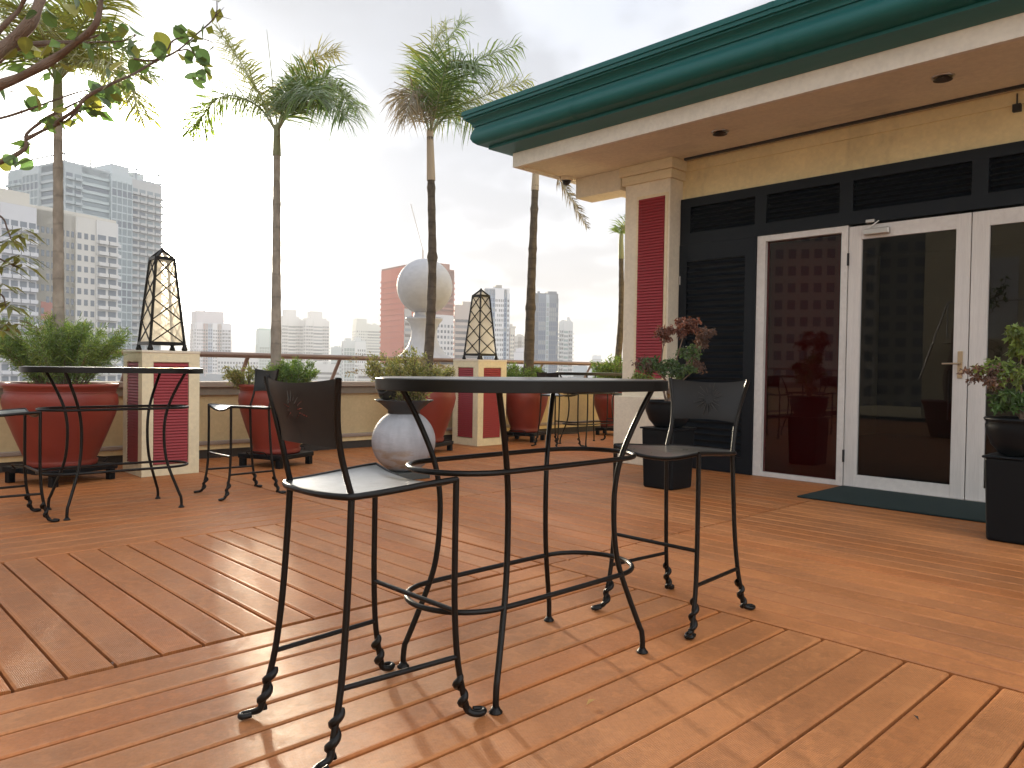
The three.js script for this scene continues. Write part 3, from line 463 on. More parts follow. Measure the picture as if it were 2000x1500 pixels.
// pot 3, half hidden by the grey ball
makePot(['red glazed pot with a dark ringed palm, behind the grey ball planter', 'the pot behind the grey ball planter'], [6.14, -8.0], 0.41, 0.885, 0.13);
shrub('trailing_herb', 'leafy shrub hanging over the pot behind the grey ball planter', V(6.14, 0.83, -7.98), 0.42, 0.30, 3600, yellowGreen, 121, { stems: 34, len: 0.045, wid: 0.014, fluff: 0.06, broad: true });
palm('dark ringed palm with a ragged wind-blown crown in front of the white ball', V(6.15, 0.83, -7.98), at(840, 268, 10.02), 0.082, 0.052, [
  { pts: [[845, 180, 0], [852, 110, 0.1], [905, 40, 0.2]], col: GREEN, len: 0.46, n: 80 }, { pts: [[840, 180, 0.2], [838, 110, 0.3], [870, 45, 0.4]], col: OLIVE, len: 0.44, n: 80 },
  { pts: [[880, 190, -0.1], [930, 120, -0.2], [1012, 88, -0.2]], col: GREEN, len: 0.44, n: 75, droop: 0.55 }, { pts: [[880, 215, 0.2], [940, 190, 0.3], [1030, 155, 0.3]], col: OLIVE, len: 0.42, n: 70, droop: 0.5 },
  { pts: [[860, 175, -0.3], [880, 120, -0.5], [935, 130, -0.7]], col: DARKG, len: 0.46, n: 80, droop: 0.5 }, { pts: [[825, 215, 0], [800, 175, 0.05], [778, 190, 0.1], [785, 215, 0.1]], col: BROWN, len: 0.34, n: 70, droop: 0.6 },
  { pts: [[822, 210, -0.2], [806, 180, -0.3], [795, 225, -0.4]], col: BROWN, len: 0.32, n: 60, droop: 0.6 }, { pts: [[868, 230, 0.3], [900, 210, 0.6], [935, 240, 0.9]], col: DARKG, len: 0.40, n: 70, droop: 0.5 },
  { pts: [[850, 190, 0.5], [870, 150, 0.8], [900, 190, 1.2]], col: DARKG, len: 0.42, n: 70, droop: 0.5 },
], { depth: 10.02, seed: 13, knots: [[0.52, 0.012], [0.53, 0.008], [0.30, 0.006], [0.8, 0.01]], bend: [0.05, 0.02], shaft: 0.80, dry: true, rings: 1.4 });
// pot 4
makePot(['red glazed pot with a knotty palm, right of the second louvred pillar', 'the pot right of the second pillar'], [8.30, -8.30], 0.36, 0.83, 0.14);
shrub('fern_shrub', 'bright green weeds round the knotty palm right of the second pillar', V(8.22, 0.78, -8.36), 0.42, 0.40, 4200, brightGreen, 131, { stems: 40, len: 0.06, wid: 0.012, broad: true });
palm('knotty dark palm whose crown hides above the green eave', V(8.34, 0.78, -8.28), at(1047, 320, 11.75), 0.105, 0.056, [
  { pts: [[1075, 330, 0], [1105, 370, 0.05], [1147, 444, 0.1]], col: BROWN, len: 0.16, n: 90, droop: 0.3, start: 0.3, wid: 0.016 }, { pts: [[1075, 285, 0.2], [1110, 270, 0.3], [1150, 300, 0.4]], col: GREEN }, { pts: [[1050, 260, 0.2], [1055, 220, 0.5], [1065, 200, 0.8]], col: GREEN },
  { pts: [[1065, 270, -0.2], [1085, 235, -0.3], [1125, 225, -0.4]], col: GREEN },
], { depth: 11.75, seed: 14, knots: [[0.36, 0.01], [0.62, 0.012], [0.8, 0.012], [0.9, 0.008]], bend: [-0.03, 0.02], dry: true, rings: 1.6 });
{
  const t = thing('rail_planter', 'black plastic trough of green herbs hung on the parapet coping', 'planter', [9.13, 0.895, -8.93]);
  part('trough', [new THREE.CylinderGeometry(0.30, 0.25, 0.16, 4, 1, true).rotateY(Math.PI / 4).scale(1, 1, 0.5).translate(0, 0.08, 0), bx(-0.17, 0.17, 0.001, 0.012, -0.085, 0.085)], std({ color: lin(0.015, 0.016, 0.018), roughness: 0.6, side: THREE.DoubleSide }), t);
  const R = rng(5), L = new Leaves(); for (let i = 0; i < 500; i++) { const p = V((R() - 0.5) * 0.36, 0.10 + R() * 0.10, (R() - 0.5) * 0.16); L.leaf(p, rdir(R).add(V(0, 0.6, 0)).normalize(), rdir(R), 0.06, 0.022, leafCol(R, ...brightGreen[i % 3]), 0.2); }
  part('herbs', L.geo(), M.leaf, t, 'stuff');
}
// pot 5
makePot(['narrow red glazed pot with a leaning palm beside the pavilion column', 'the pot beside the pavilion column'], [10.36, -8.2], 0.36, 0.74, 0.13);
shrub('fern_shrub', 'bright green shrub round the leaning palm beside the pavilion column', V(10.32, 0.70, -8.22), 0.44, 0.62, 4200, brightGreen, 141, { stems: 40, len: 0.07, wid: 0.016, broad: true });
palm('thin leaning palm with a small tuft beside the pavilion column', V(10.36, 0.70, -8.2), at(1213, 470, 13.1), 0.085, 0.045, [
  { pts: [[1212, 455, 0], [1208, 446, 0.1]], col: GREEN, len: 0.2, n: 26, start: 0.3 }, { pts: [[1218, 448, 0], [1232, 440, 0.1]], col: OLIVE, len: 0.22, n: 26, start: 0.3 }, { pts: [[1220, 440, 0.1], [1245, 415, 0.2]], col: GREEN, len: 0.25, n: 30, start: 0.3 },
], { depth: 13.1, seed: 15, rings: 1.5, bend: [0.06, 0.03] });

// ------------------------------------------------------------------ grey ball planter
{
  const p = thing('planter_pedestal', 'dark grey stone block under the grey ball planter', 'pedestal', [4.50, 0, -6.20], 0.0);
  part('block', [rbox(-0.19, 0.19, 0, 0.075, -0.19, 0.19, 0.006)], M.granite, p);
  const t = thing('ball_planter', 'weathered grey ball planter with a wide dark dish on top', 'planter', [4.50, 0.075, -6.20]);
  const prof = [[0, 0]]; for (let i = 0; i <= 30; i++) { const a = -Math.PI / 2 + 0.42 + (Math.PI - 0.42 - 0.50) * i / 30; prof.push([0.315 * Math.cos(a), 0.290 + 0.315 * Math.sin(a)]); }
  part('ball', [lathe(prof, 64)], M.greyBall, t);
  part('dish', [lathe([[0, 0.555], [0.150, 0.555], [0.158, 0.57], [0.160, 0.60], [0.235, 0.665], [0.288, 0.695], [0.292, 0.702], [0.280, 0.705], [0.225, 0.682], [0.150, 0.655], [0, 0.65]], 64)], M.darkDish, t);
  const j = thing('small_jug', 'small dark clay jug lying on its side in the dish of the ball planter', 'jug', [4.37, 0.74, -6.27]);
  const jg = lathe([[0, 0], [0.05, 0.0], [0.085, 0.04], [0.095, 0.09], [0.075, 0.14], [0.056, 0.16], [0.062, 0.185], [0.066, 0.19], [0.052, 0.185], [0.045, 0.16], [0, 0.12]], 32); jg.rotateX(1.15); jg.rotateY(-0.75 - 0.3); jg.translate(0.03, 0.085, -0.02);
  part('body', [jg], std({ color: lin(0.045, 0.042, 0.038), roughness: 0.55 }), j);
  // springy yellow-green shrub with arching bare stems
  const s = shrub('golden_shrub', 'airy yellow-green shrub growing from the dish of the ball planter', V(4.52, 0.72, -6.18), 0.50, 0.56, 9000, yellowGreen, 151, { stems: 60, len: 0.032, wid: 0.013, fluff: 0.055, broad: true, spread: 1.15 });
  const R = rng(9), st = [], L = new Leaves(); for (let i = 0; i < 16; i++) { const a = R() * 6.2832, o = 0.3 + 0.34 * R(), h = 0.12 + 0.34 * R(); const c = curve([V(0, 0.02, 0), V(Math.cos(a) * o * 0.5, h * 1.1, Math.sin(a) * o * 0.5), V(Math.cos(a) * o, h, Math.sin(a) * o)]); st.push(taper(c, (f) => 0.005 * (1 - 0.7 * f), 10, 5)); for (let k = 0; k < 40; k++) { const p = c.getPoint(0.75 + 0.25 * R()).addScaledVector(rdir(R), 0.05 * R()); L.leaf(p, rdir(R), rdir(R), 0.026, 0.012, leafCol(R, 0.28, 0.23, 0.11), 0.1); } }
  part('arching_stem', st, M.twig, s); part('tip_leaves', L.geo(), M.leaf, s, 'stuff');
}

// ------------------------------------------------------------------ black planters with small trees by the pavilion
function planterSet(pos, labels, seed, cols, flip) {
  const [x, z] = pos, s0 = 0.165, s1 = 0.182, H = 0.56;
  const b = thing('square_planter', labels[0], 'planter', [x, 0, z]);
  const g = new RoundedBoxGeometry(2 * s1, H, 2 * s1, 4, 0.022); { const p = g.attributes.position; for (let i = 0; i < p.count; i++) { const f = mix(s0 / s1, 1, (p.getY(i) + H / 2) / H); p.setX(i, p.getX(i) * f); p.setZ(i, p.getZ(i) * f); } } g.translate(0, H / 2, 0); g.computeVertexNormals();
  part('body', [g], M.blackPot, b);
  part('lip', [rbox(-s1 - 0.012, s1 + 0.012, H - 0.006, H + 0.012, -s1 - 0.012, s1 + 0.012, 0.008)], M.blackPot, b);
  const t = thing('bowl_pot', labels[1], 'pot', [x, H + 0.012, z]);
  part('bowl', [lathe([[0, 0], [0.12, 0], [0.135, 0.01], [0.185, 0.07], [0.215, 0.15], [0.222, 0.20], [0.212, 0.222], [0.226, 0.232], [0.232, 0.245], [0.222, 0.254], [0.195, 0.25], [0.19, 0.22], [0, 0.22]], 56)], M.blackPot, t);
  part('soil', [new THREE.CircleGeometry(0.195, 28).rotateX(-Math.PI / 2).translate(0, 0.232, 0)], M.soil, t);
  const R = rng(seed), tr = thing('bonsai_tree', labels[2], 'small tree', [x, H + 0.235, z]); const br = [], L = new Leaves(), L2 = new Leaves();
  for (const [dx, dy, dz, r, n, col, len] of cols) {
    const tip = V(dx, dy, dz), m = tip.clone().multiplyScalar(0.5).add(V((R() - 0.5) * 0.12, 0.05, (R() - 0.5) * 0.12)), c = curve([V((R() - 0.5) * 0.05, 0, (R() - 0.5) * 0.05), V(tip.x * 0.15 + (R() - 0.5) * 0.05, dy * 0.25, tip.z * 0.15), m, tip]);
    br.push(taper(c, (f) => 0.011 * (1 - 0.7 * f), 16, 6));
    for (let i = 0; i < 12; i++) { // twigs radiating in the clump
      const d = rdir(R); d.y = d.y * 0.6 + 0.15; const e = tip.clone().addScaledVector(d, r * (0.6 + 0.5 * R())), tc = curve([tip.clone().lerp(m, R() * 0.4), tip.clone().lerp(e, 0.5).add(V(0, 0.03, 0)), e]); br.push(taper(tc, (f) => 0.004 * (1 - 0.7 * f), 8, 4));
      for (let k = 0; k < n / 7; k++) { const p = tc.getPoint(0.25 + 0.75 * R()).addScaledVector(rdir(R), 0.035 * R()); L.leaf(p, rdir(R).add(V(0, -0.1, 0)).normalize(), rdir(R), len * (0.6 + 0.7 * R()), len * 0.5, leafCol(R, ...col, 0.35), 0.2); }
    }
  }
  part('branches', br, M.twig, tr); part('foliage', L.geo(), M.leaf, tr, 'stuff');
}
const RUST = [0.22, 0.075, 0.038], RUSTD = [0.15, 0.075, 0.045], FOL = [0.085, 0.16, 0.035], LIME = [0.22, 0.31, 0.045], ORNG = [0.36, 0.18, 0.045];
planterSet([6.10, -4.17], ['tapered square black planter standing before the dark shutter', 'round black bowl pot with a rust-leaved bonsai before the dark shutter', 'bonsai with rust red top foliage and green lower leaves before the shutter'], 201, [
  [0.10, 0.70, 0.10, 0.18, 820, RUST, 0.030], [0.24, 0.60, 0.24, 0.17, 620, RUSTD, 0.030], [0.0, 0.64, -0.06, 0.15, 520, RUST, 0.030], [-0.16, 0.36, -0.16, 0.15, 340, RUSTD, 0.026], [-0.08, 0.34, -0.10, 0.17, 620, FOL, 0.042], [0.08, 0.30, 0.06, 0.18, 640, FOL, 0.042], [0.14, 0.46, 0.12, 0.14, 300, FOL, 0.036], [-0.20, 0.22, -0.18, 0.12, 260, LIME, 0.034], [0.05, 0.10, 0.02, 0.10, 260, ORNG, 0.03], [0.20, 0.34, 0.18, 0.12, 240, RUSTD, 0.026],
]);
planterSet([6.02, -1.29], ['square black planter beside the door mat', 'round black bowl pot with a lime green bush beside the door', 'bushy small tree with lime green and rusty foliage beside the door'], 211, [
  [0.02, 0.50, -0.02, 0.19, 620, LIME, 0.050], [-0.12, 0.30, -0.12, 0.17, 460, LIME, 0.04], [-0.16, 0.26, -0.20, 0.15, 420, RUSTD, 0.03], [0.10, 0.34, 0.14, 0.16, 420, RUST, 0.035], [-0.06, 0.12, -0.08, 0.14, 420, [0.08, 0.18, 0.022], 0.05], [0.08, 0.10, 0.08, 0.15, 420, [0.08, 0.18, 0.022], 0.05], [0.06, 0.62, 0.08, 0.10, 160, [0.04, 0.06, 0.02], 0.05], [0.10, 0.86, 0.10, 0.10, 180, [0.03, 0.05, 0.02], 0.05],
]);

// ------------------------------------------------------------------ pavilion
{
  const b = thing('pavilion', 'cream rooftop pavilion with a green moulded eave, dark shutters and white glazed doors', 'building', [7.57, 0, 0]), Z1 = 3.4, OY = 3.52;
  // local x: 0 is the facade plane, -x towards the terrace
  part('wall', [bx(0.0, 0.22, 3.08, OY + 0.3, -5.3, Z1), bx(0.0, 0.22, 0, 3.08, -5.6, -5.05), bx(0.22, 7.4, 0, OY + 0.3, -5.72, -5.5)], M.yellowCream, b);
  part('wall_moulding', [bx(-0.02, 0.002, 3.40, 3.515, -5.03, Z1)], M.yellowCream, b);
  part('dark_slot_strip', [bx(-0.155, -0.12, 3.495, 3.519, -4.93, Z1)], M.blackMetal, b);  // shadow-gap slot between wall and soffit, drawn as a solid dark strip
  part('floor', [bx(0.0, 7.2, -0.03, 0.004, -5.5, Z1)], M.roomFloor, b);
  part('room', [bx(7.2, 7.4, 0, OY + 0.3, -5.5, Z1), bx(0.22, 7.2, 0, OY + 0.3, Z1, Z1 + 0.2), bx(0.22, 7.2, 3.3, 3.42, -5.5, Z1)], M.roomWall, b);
  // column
  const c = part('column', [bx(-0.25, 0.10, 0.80, 3.33, -5.675, -5.04)], M.paleCream, b);
  part('plinth', [rbox(-0.32, 0.10, 0, 0.80, -5.74, -4.985, 0.008)], M.paleCream, c);
  part('capital', [rbox(-0.285, 0.10, 3.30, 3.40, -5.71, -5.005, 0.006), rbox(-0.31, 0.10, 3.402, 3.519, -5.735, -4.98, 0.006)], M.cream, c);
  const lf = [bx(-0.262, -0.2505, 1.015, 3.11, -5.50, -5.465), bx(-0.262, -0.2505, 1.015, 3.11, -5.10, -5.065), bx(-0.262, -0.2505, 3.11, 3.145, -5.50, -5.065), bx(-0.262, -0.2505, 0.98, 1.015, -5.50, -5.065)];
  part('panel_frame', lf, M.cream, c);
  const sl = slats(0.36, 2.09, 62, 0.03); const sg = join([...sl, new THREE.BoxGeometry(0.365, 2.095, 0.006)]); sg.rotateY(-Math.PI / 2); sg.translate(-0.256, 2.063, -5.283);
  part('red_louvre', sg, M.redLouvre, c, 'stuff');
  // eave beams past the column
  part('eave_beam', [bx(-0.27, 0.05, 3.27, 3.518, -6.45, -5.74), bx(0.05, 6.2, 3.27, 3.518, -5.95, -5.74)], M.paleCream, b);
  // soffit and fascia
  const fx = -1.27, fz = -6.57;
  part('soffit', [bx(fx + 0.02, 7.4, OY, OY + 0.04, fz + 0.02, Z1)], M.soffit, b);
  part('fascia', [bx(fx, fx + 0.05, 3.49, 3.66, fz, Z1), bx(fx + 0.05, 7.4, 3.49, 3.66, fz, fz + 0.05)], M.fascia, b);
  { // green eave moulding, mitred round the corner
    const prof = [[-0.04, 3.655], [0.03, 3.655], [0.205, 3.70], [0.205, 3.73], [0.25, 3.733], [0.30, 3.75], [0.34, 3.78], [0.362, 3.82], [0.360, 3.86], [0.345, 3.90], [0.330, 3.935], [0.330, 3.955], [0.345, 3.957], [0.350, 3.985], [0.372, 4.012], [0.402, 4.03], [0.402, 4.045], [0.425, 4.047], [0.425, 4.082], [0.438, 4.085], [0.438, 4.135], [0.40, 4.14], [-0.5, 4.34], [-2.6, 4.9]];
    const P = [], U = [], I = []; let s = 0; const put = (o, y, q) => { P.push(fx - o, y, Z1, fx - o, y, fz - o, 7.4, y, fz - o); U.push(0, q, 10, q, 18, q); };
    for (let k = 0; k < prof.length - 1; k++) { const a = P.length / 3; put(...prof[k], s); s += 0.1; put(...prof[k + 1], s); I.push(a, a + 1, a + 3, a + 1, a + 4, a + 3, a + 1, a + 2, a + 4, a + 2, a + 5, a + 4); }
    let g = new THREE.BufferGeometry(); g.setAttribute('position', new THREE.Float32BufferAttribute(P, 3)); g.setAttribute('uv', new THREE.Float32BufferAttribute(U, 2)); g.setIndex(I); g = toCreasedNormals(g, 0.62);
    part('eave_moulding', g, M.roofGreen, b);
    for (const jz of [-5.35, -3.1, -0.85, 1.4]) { const JP = [], JU = [], JI = []; for (let k = 3; k < 21; k++) { const a = JP.length / 3, n = (q) => { const [o, y] = prof[q]; return [fx - o - 0.004, y - (q < 8 ? 0.003 : 0)]; }, A = n(k), B = n(k + 1); JP.push(A[0], A[1], jz + 0.025, A[0], A[1], jz - 0.025, B[0], B[1], jz + 0.025, B[0], B[1], jz - 0.025); JU.push(0, 0, 1, 0, 0, 1, 1, 1); JI.push(a, a + 1, a + 2, a + 1, a + 3, a + 2); } let q = new THREE.BufferGeometry(); q.setAttribute('position', new THREE.Float32BufferAttribute(JP, 3)); q.setAttribute('uv', new THREE.Float32BufferAttribute(JU, 2)); q.setIndex(JI); part('joint_cover', toCreasedNormals(q, 0.62), M.roofGreen, b); }
  }
  // downlights, small sensor, corner camera
  for (const [x, z] of [[6.84, -4.13], [6.80, -2.08], [6.82, -0.1]]) { const d = part('downlight', [new THREE.TorusGeometry(0.075, 0.012, 8, 32).rotateX(Math.PI / 2).translate(x - 7.57, OY - 0.002, z)], M.steel, b); part('reflector', [lathe([[0.0, 0.03], [0.04, 0.025], [0.072, 0.0]], 24).scale(1, 1, 1).translate(x - 7.57, OY - 0.028, z)], std({ color: lin(0.10, 0.08, 0.06), roughness: 0.4, metalness: 0.6, side: THREE.DoubleSide }), d); }
  { const d = part('dome_camera', [new THREE.CylinderGeometry(0.085, 0.08, 0.045, 28).translate(-0.42, OY - 0.024, -6.50 + 0.02)], M.paleCream, b); part('dome', [new THREE.SphereGeometry(0.058, 24, 12, 0, 6.2832, Math.PI / 2, Math.PI / 2).translate(-0.42, OY - 0.045, -6.48)], M.rubber, d); }
  part('conduit_clip', [bx(-0.05, -0.001, 3.34, 3.40, -1.76, -1.70), rod([-0.03, 3.40, -1.73], [-0.03, 3.49, -1.73], 0.006)], M.rubber, b);
  // transom: dark frame with louvred lights
  const tf = [bx(-0.05, 0.06, 2.98, 3.08, -5.03, Z1), bx(-0.05, 0.06, 2.555, 2.68, -5.03, Z1)], posts = [-5.03, -4.10, -3.20, -2.05, -0.9, 0.25, 1.4, 2.5];
  for (const z of posts) tf.push(bx(-0.049, 0.06, 2.68, 2.98, z, z + 0.13));
  part('transom_frame', tf, M.shutter, b);
  for (let k = 0; k < posts.length - 1; k++) {
    const z0 = posts[k] + 0.13, z1 = posts[k + 1]; const l = part('transom_louvre', [bx(0.03, 0.04, 2.68, 2.98, z0, z1)], M.shutter, b);
    for (let i = 0; i < 6; i++) { const g = new THREE.BoxGeometry(0.05, 0.009, z1 - z0 - 0.004); g.rotateZ(0.75); g.translate(-0.008, 2.705 + i * 0.05, (z0 + z1) / 2); part('slat', g, M.shutter, l); }
  }
  // shutter leaf
  const sh = part('shutter', [bx(-0.055, 0.0, 0.005, 2.553, -5.03, -4.93), bx(-0.055, 0.0, 0.005, 2.553, -4.20, -4.072), bx(-0.054, 0.0, 2.36, 2.553, -4.93, -4.20), bx(-0.054, 0.0, 0.005, 0.18, -4.93, -4.20), bx(-0.012, 0.0, 0.18, 2.36, -4.93, -4.20)], M.shutter, b);
  for (let i = 0; i < 31; i++) { const g = new THREE.BoxGeometry(0.062, 0.010, 0.726); g.rotateZ(0.72); g.translate(-0.030, 0.215 + i * 0.0703, -4.565); part('slat', g, M.shutter, sh); }
  part('hinge', [rbox(-0.062, -0.05, 2.10, 2.20, -5.028, -5.012, 0.003)], M.steel, sh);
  // fixed window next to the shutter
  const w = part('window_frame', [bx(-0.04, 0.05, 0.004, 2.552, -4.068, -3.975), bx(-0.04, 0.05, 0.004, 2.552, -3.175, -3.112), bx(-0.038, 0.05, 2.49, 2.552, -3.975, -3.175), bx(-0.038, 0.05, 0.004, 0.05, -3.975, -3.175)], M.whiteFrame, b);
  part('pane', [new THREE.PlaneGeometry(0.80, 2.44).rotateY(-Math.PI / 2).translate(0.01, 1.27, -3.575)], M.redGlass, w);
  part('red_curtain', [(() => { const g = new THREE.PlaneGeometry(1.0, 2.5, 80, 1).rotateY(-Math.PI / 2), p = g.attributes.position; for (let i = 0; i < p.count; i++) p.setX(i, 0.003 * Math.sin(p.getZ(i) * 9)); g.computeVertexNormals(); return g.translate(0.25, 1.26, -3.575); })()], M.curtain, w);
  // door leaf
  const d = part('door', [rbox(-0.03, 0.025, 0.012, 2.535, -3.105, -2.985, 0.004), rbox(-0.03, 0.025, 0.012, 2.535, -2.165, -2.048, 0.004), bx(-0.0295, 0.0245, 2.405, 2.534, -2.985, -2.165), bx(-0.0295, 0.0245, 0.013, 0.125, -2.985, -2.165)], M.whiteFrame, b);
  part('pane', [new THREE.PlaneGeometry(0.82, 2.29).rotateY(-Math.PI / 2).translate(0.0, 1.265, -2.575)], M.glass, d);
  part('handle', [rbox(-0.042, -0.031, 1.08, 1.32, -2.125, -2.085, 0.003), rod([-0.035, 1.21, -2.105], [-0.085, 1.21, -2.105], 0.009), tube([[-0.085, 1.21, -2.10], [-0.088, 1.209, -2.16], [-0.087, 1.207, -2.235]], 0.0085, 12, 8)], M.brass, d);
  for (const y of [0.30, 2.22]) part('hinge', [rod([-0.036, y - 0.06, -3.108], [-0.036, y + 0.06, -3.108], 0.011, 10)], M.rubber, d);
  part('door_closer', [rbox(-0.085, -0.031, 2.43, 2.49, -2.95, -2.72, 0.01), bar([-0.07, 2.50, -2.90], [-0.05, 2.56, -2.82], 0.02, 0.008), rbox(-0.09, -0.055, 2.545, 2.575, -2.93, -2.85, 0.004)], M.steel, d);
  part('pull_bar', [rod([0.06, 1.15, -2.22], [0.06, 0.70, -2.22], 0.008), rod([0.06, 1.15, -2.22], [0.02, 1.15, -2.22], 0.007)], M.steel, d);
  // second leaf on the right
  const e = part('door', [rbox(-0.03, 0.025, 0.012, 2.535, -2.040, -1.905, 0.004), rbox(-0.03, 0.025, 0.012, 2.535, -1.09, -0.96, 0.004), bx(-0.0295, 0.0245, 2.405, 2.534, -1.905, -1.09), bx(-0.0295, 0.0245, 0.013, 0.125, -1.905, -1.09)], M.whiteFrame, b);
  part('pane', [new THREE.PlaneGeometry(0.815, 2.29).rotateY(-Math.PI / 2).translate(0.0, 1.265, -1.4975)], M.glass, e);
  const w2 = part('window_frame', [bx(-0.04, 0.05, 0.004, 2.552, -0.95, -0.87), bx(-0.04, 0.05, 0.004, 2.552, 3.3, Z1), bx(-0.038, 0.05, 2.49, 2.552, -0.87, 3.3), bx(-0.038, 0.05, 0.004, 0.05, -0.87, 3.3)], M.whiteFrame, b);
  part('pane', [new THREE.PlaneGeometry(4.17, 2.44).rotateY(-Math.PI / 2).translate(0.01, 1.27, 1.215)], M.glass, w2);
  part('threshold', [bx(-0.06, 0.06, 0.0045, 0.012, -3.11, -0.95)], M.steel, b);
}
{
  const m = thing('door_mat', 'long dark green door mat in front of the white glass doors', 'mat', [7.01, 0.002, -2.22]);
  part('pile', [rbox(-0.49, 0.47, 0, 0.014, -0.87, 0.87, 0.006)], M.matGreen, m);
}
{ // fallen leaves
  const R = rng(77); const fallen = (label, x, z, c, L, a) => { const t = thing('fallen_leaf', label, 'leaf', [x, 0.006, z], a); const l = new Leaves(); l.leaf(V(-L / 2, 0, 0), V(1, 0.05, 0).normalize(), V(0, 1, 0), L, L * 0.32, c, 0, 0.9); part('blade', l.geo(), M.leaf, t); };
  fallen('pale dry leaf lying in a board gap below the near table', 1.93, -1.60, [0.55, 0.36, 0.12], 0.055, 0.1);
  fallen('small dark dry leaf on a near board', 2.62, -0.83, [0.05, 0.025, 0.012], 0.035, 0.8);
  fallen('tiny upright brown leaf stuck in the dark seam', 0.88, -2.98, [0.16, 0.06, 0.02], 0.03, 1.4);
}

// ------------------------------------------------------------------ thorny tree reaching in from outside the frame
{
  const D = 3.25, t = thing('thorny_tree', 'thorny tree with round leaves reaching over the terrace before the sun', 'tree', [0.10, 0.62, -4.35]), o = V(0.10, 0.62, -4.35), R = rng(33);
  const pot = thing('round_planter', 'red glazed planter of the thorny tree', 'pot', [0.10, 0, -4.35]);
  part('body', [lathe([[0, 0], [0.26, 0], [0.30, 0.05], [0.38, 0.35], [0.42, 0.58], [0.45, 0.62], [0.45, 0.66], [0.40, 0.66], [0.38, 0.6], [0, 0.6]], 48)], M.redPot, pot);
  const root = at(-90, 190, D).sub(o);
  part('trunk', [taper(curve([V(0, 0, 0), V(0.05, 0.45, -0.03), V(-0.02, 0.9, 0.05), V(0.1, 1.3, 0.1), root]), (f) => mix(0.085, 0.055, f), 30, 10)], M.branch, t);
  const B = [ // [px, py, depth offset]..., start radius, end radius (m)
    [[[-90, 190, 0], [-40, 130, 0], [20, 82, 0.05], [62, 40, 0.05], [88, -30, 0.1]], 0.042, 0.026],
    [[[-60, 150, 0], [0, 60, -0.1], [38, 18, -0.1], [58, -30, -0.15]], 0.016, 0.010],
    [[[-60, 170, 0], [0, 112, 0.1], [40, 92, 0.1], [95, 84, 0.15], [150, 80, 0.2], [214, 63, 0.2]], 0.030, 0.003],
    [[[-90, 195, 0], [0, 165, -0.05], [40, 150, -0.05], [75, 132, -0.1], [110, 112, -0.1], [150, 82, -0.15], [188, 45, -0.2], [200, -20, -0.2]], 0.030, 0.012],
    [[[60, 88, 0.1], [120, 85, 0.05], [180, 82, 0], [240, 80, 0], [268, 68, 0]], 0.010, 0.002],
    [[[-80, 245, 0], [0, 231, 0], [55, 214, 0], [105, 196, 0.05], [160, 178, 0.1], [200, 172, 0.1]], 0.009, 0.003],
    [[[-90, 350, 0], [-20, 325, 0], [20, 308, 0], [50, 288, 0], [52, 262, 0], [86, 234, 0], [106, 222, 0], [150, 200, 0.05], [190, 182, 0.1]], 0.016, 0.004],
    [[[50, 272, 0], [98, 248, 0], [130, 236, 0], [158, 215, 0], [205, 208, 0]], 0.011, 0.004],
    [[[110, 240, 0], [150, 212, -0.1], [168, 190, -0.1], [215, 165, -0.1], [260, 145, -0.05], [300, 122, 0], [345, 100, 0], [385, 66, 0], [420, 32, 0], [424, -6, 0]], 0.011, 0.0025],
    [[[262, 115, 0], [300, 118, 0], [325, 100, 0], [340, 78, 0], [380, 72, 0.02], [415, 82, 0.03]], 0.006, 0.002],
    [[[345, 100, 0], [370, 98, 0], [392, 122, 0], [398, 150, 0]], 0.004, 0.0015], [[[420, 32, 0], [438, 14, 0]], 0.003, 0.001], [[[424, 30, 0], [452, 38, 0]], 0.002, 0.001],
    [[[60, 210, 0], [90, 230, 0], [98, 245, 0]], 0.003, 0.001], [[[20, 178, 0], [35, 182, 0], [46, 188, 0]], 0.003, 0.001],
    [[[-60, 400, -0.3], [0, 422, -0.3], [14, 446, -0.3], [22, 468, -0.3]], 0.006, 0.003], [[[-60, 480, -0.3], [0, 506, -0.3], [46, 528, -0.3]], 0.007, 0.003], [[[-60, 560, -0.3], [0, 574, -0.3], [12, 600, -0.3]], 0.006, 0.003],
  ];
  const curves = B.map(([pts, a, b], i) => { const pp = pts.map(([x, y, d]) => at(x, y, D + d).sub(o)), c = curve(pp); const wob = (f) => 1 + 0.12 * Math.sin(f * 21 + i); part('branch', [taper(c, (f) => 0.8 * mix(a, b, f) * wob(f), Math.max(12, pts.length * 7), 7)], M.branch, t); return c; });
  // short twigs that tie the low sprays to the trunk side
  part('branch', [taper(curve([V(0.05, 0.5, 0), at(-150, 480, D - 0.25).sub(o), at(-60, 480, D - 0.3).sub(o)]), (f) => mix(0.03, 0.008, f), 16, 6)], M.branch, t); part('branch', [taper(curve([V(0, 0.9, 0), at(-140, 400, D - 0.25).sub(o), at(-60, 400, D - 0.3).sub(o)]), (f) => mix(0.03, 0.007, f), 16, 6)], M.branch, t); part('branch', [taper(curve([V(0.02, 0.3, 0), at(-160, 580, D - 0.25).sub(o), at(-60, 560, D - 0.3).sub(o)]), (f) => mix(0.03, 0.007, f), 16, 6)], M.branch, t); part('branch', [taper(curve([V(0.05, 1.1, 0.1), at(-140, 340, D).sub(o), at(-90, 350, D).sub(o)]), (f) => mix(0.03, 0.016, f), 16, 6)], M.branch, t); part('branch', [taper(curve([V(0.08, 1.25, 0.1), at(-130, 250, D).sub(o), at(-80, 245, D).sub(o)]), (f) => mix(0.03, 0.009, f), 16, 6)], M.branch, t);
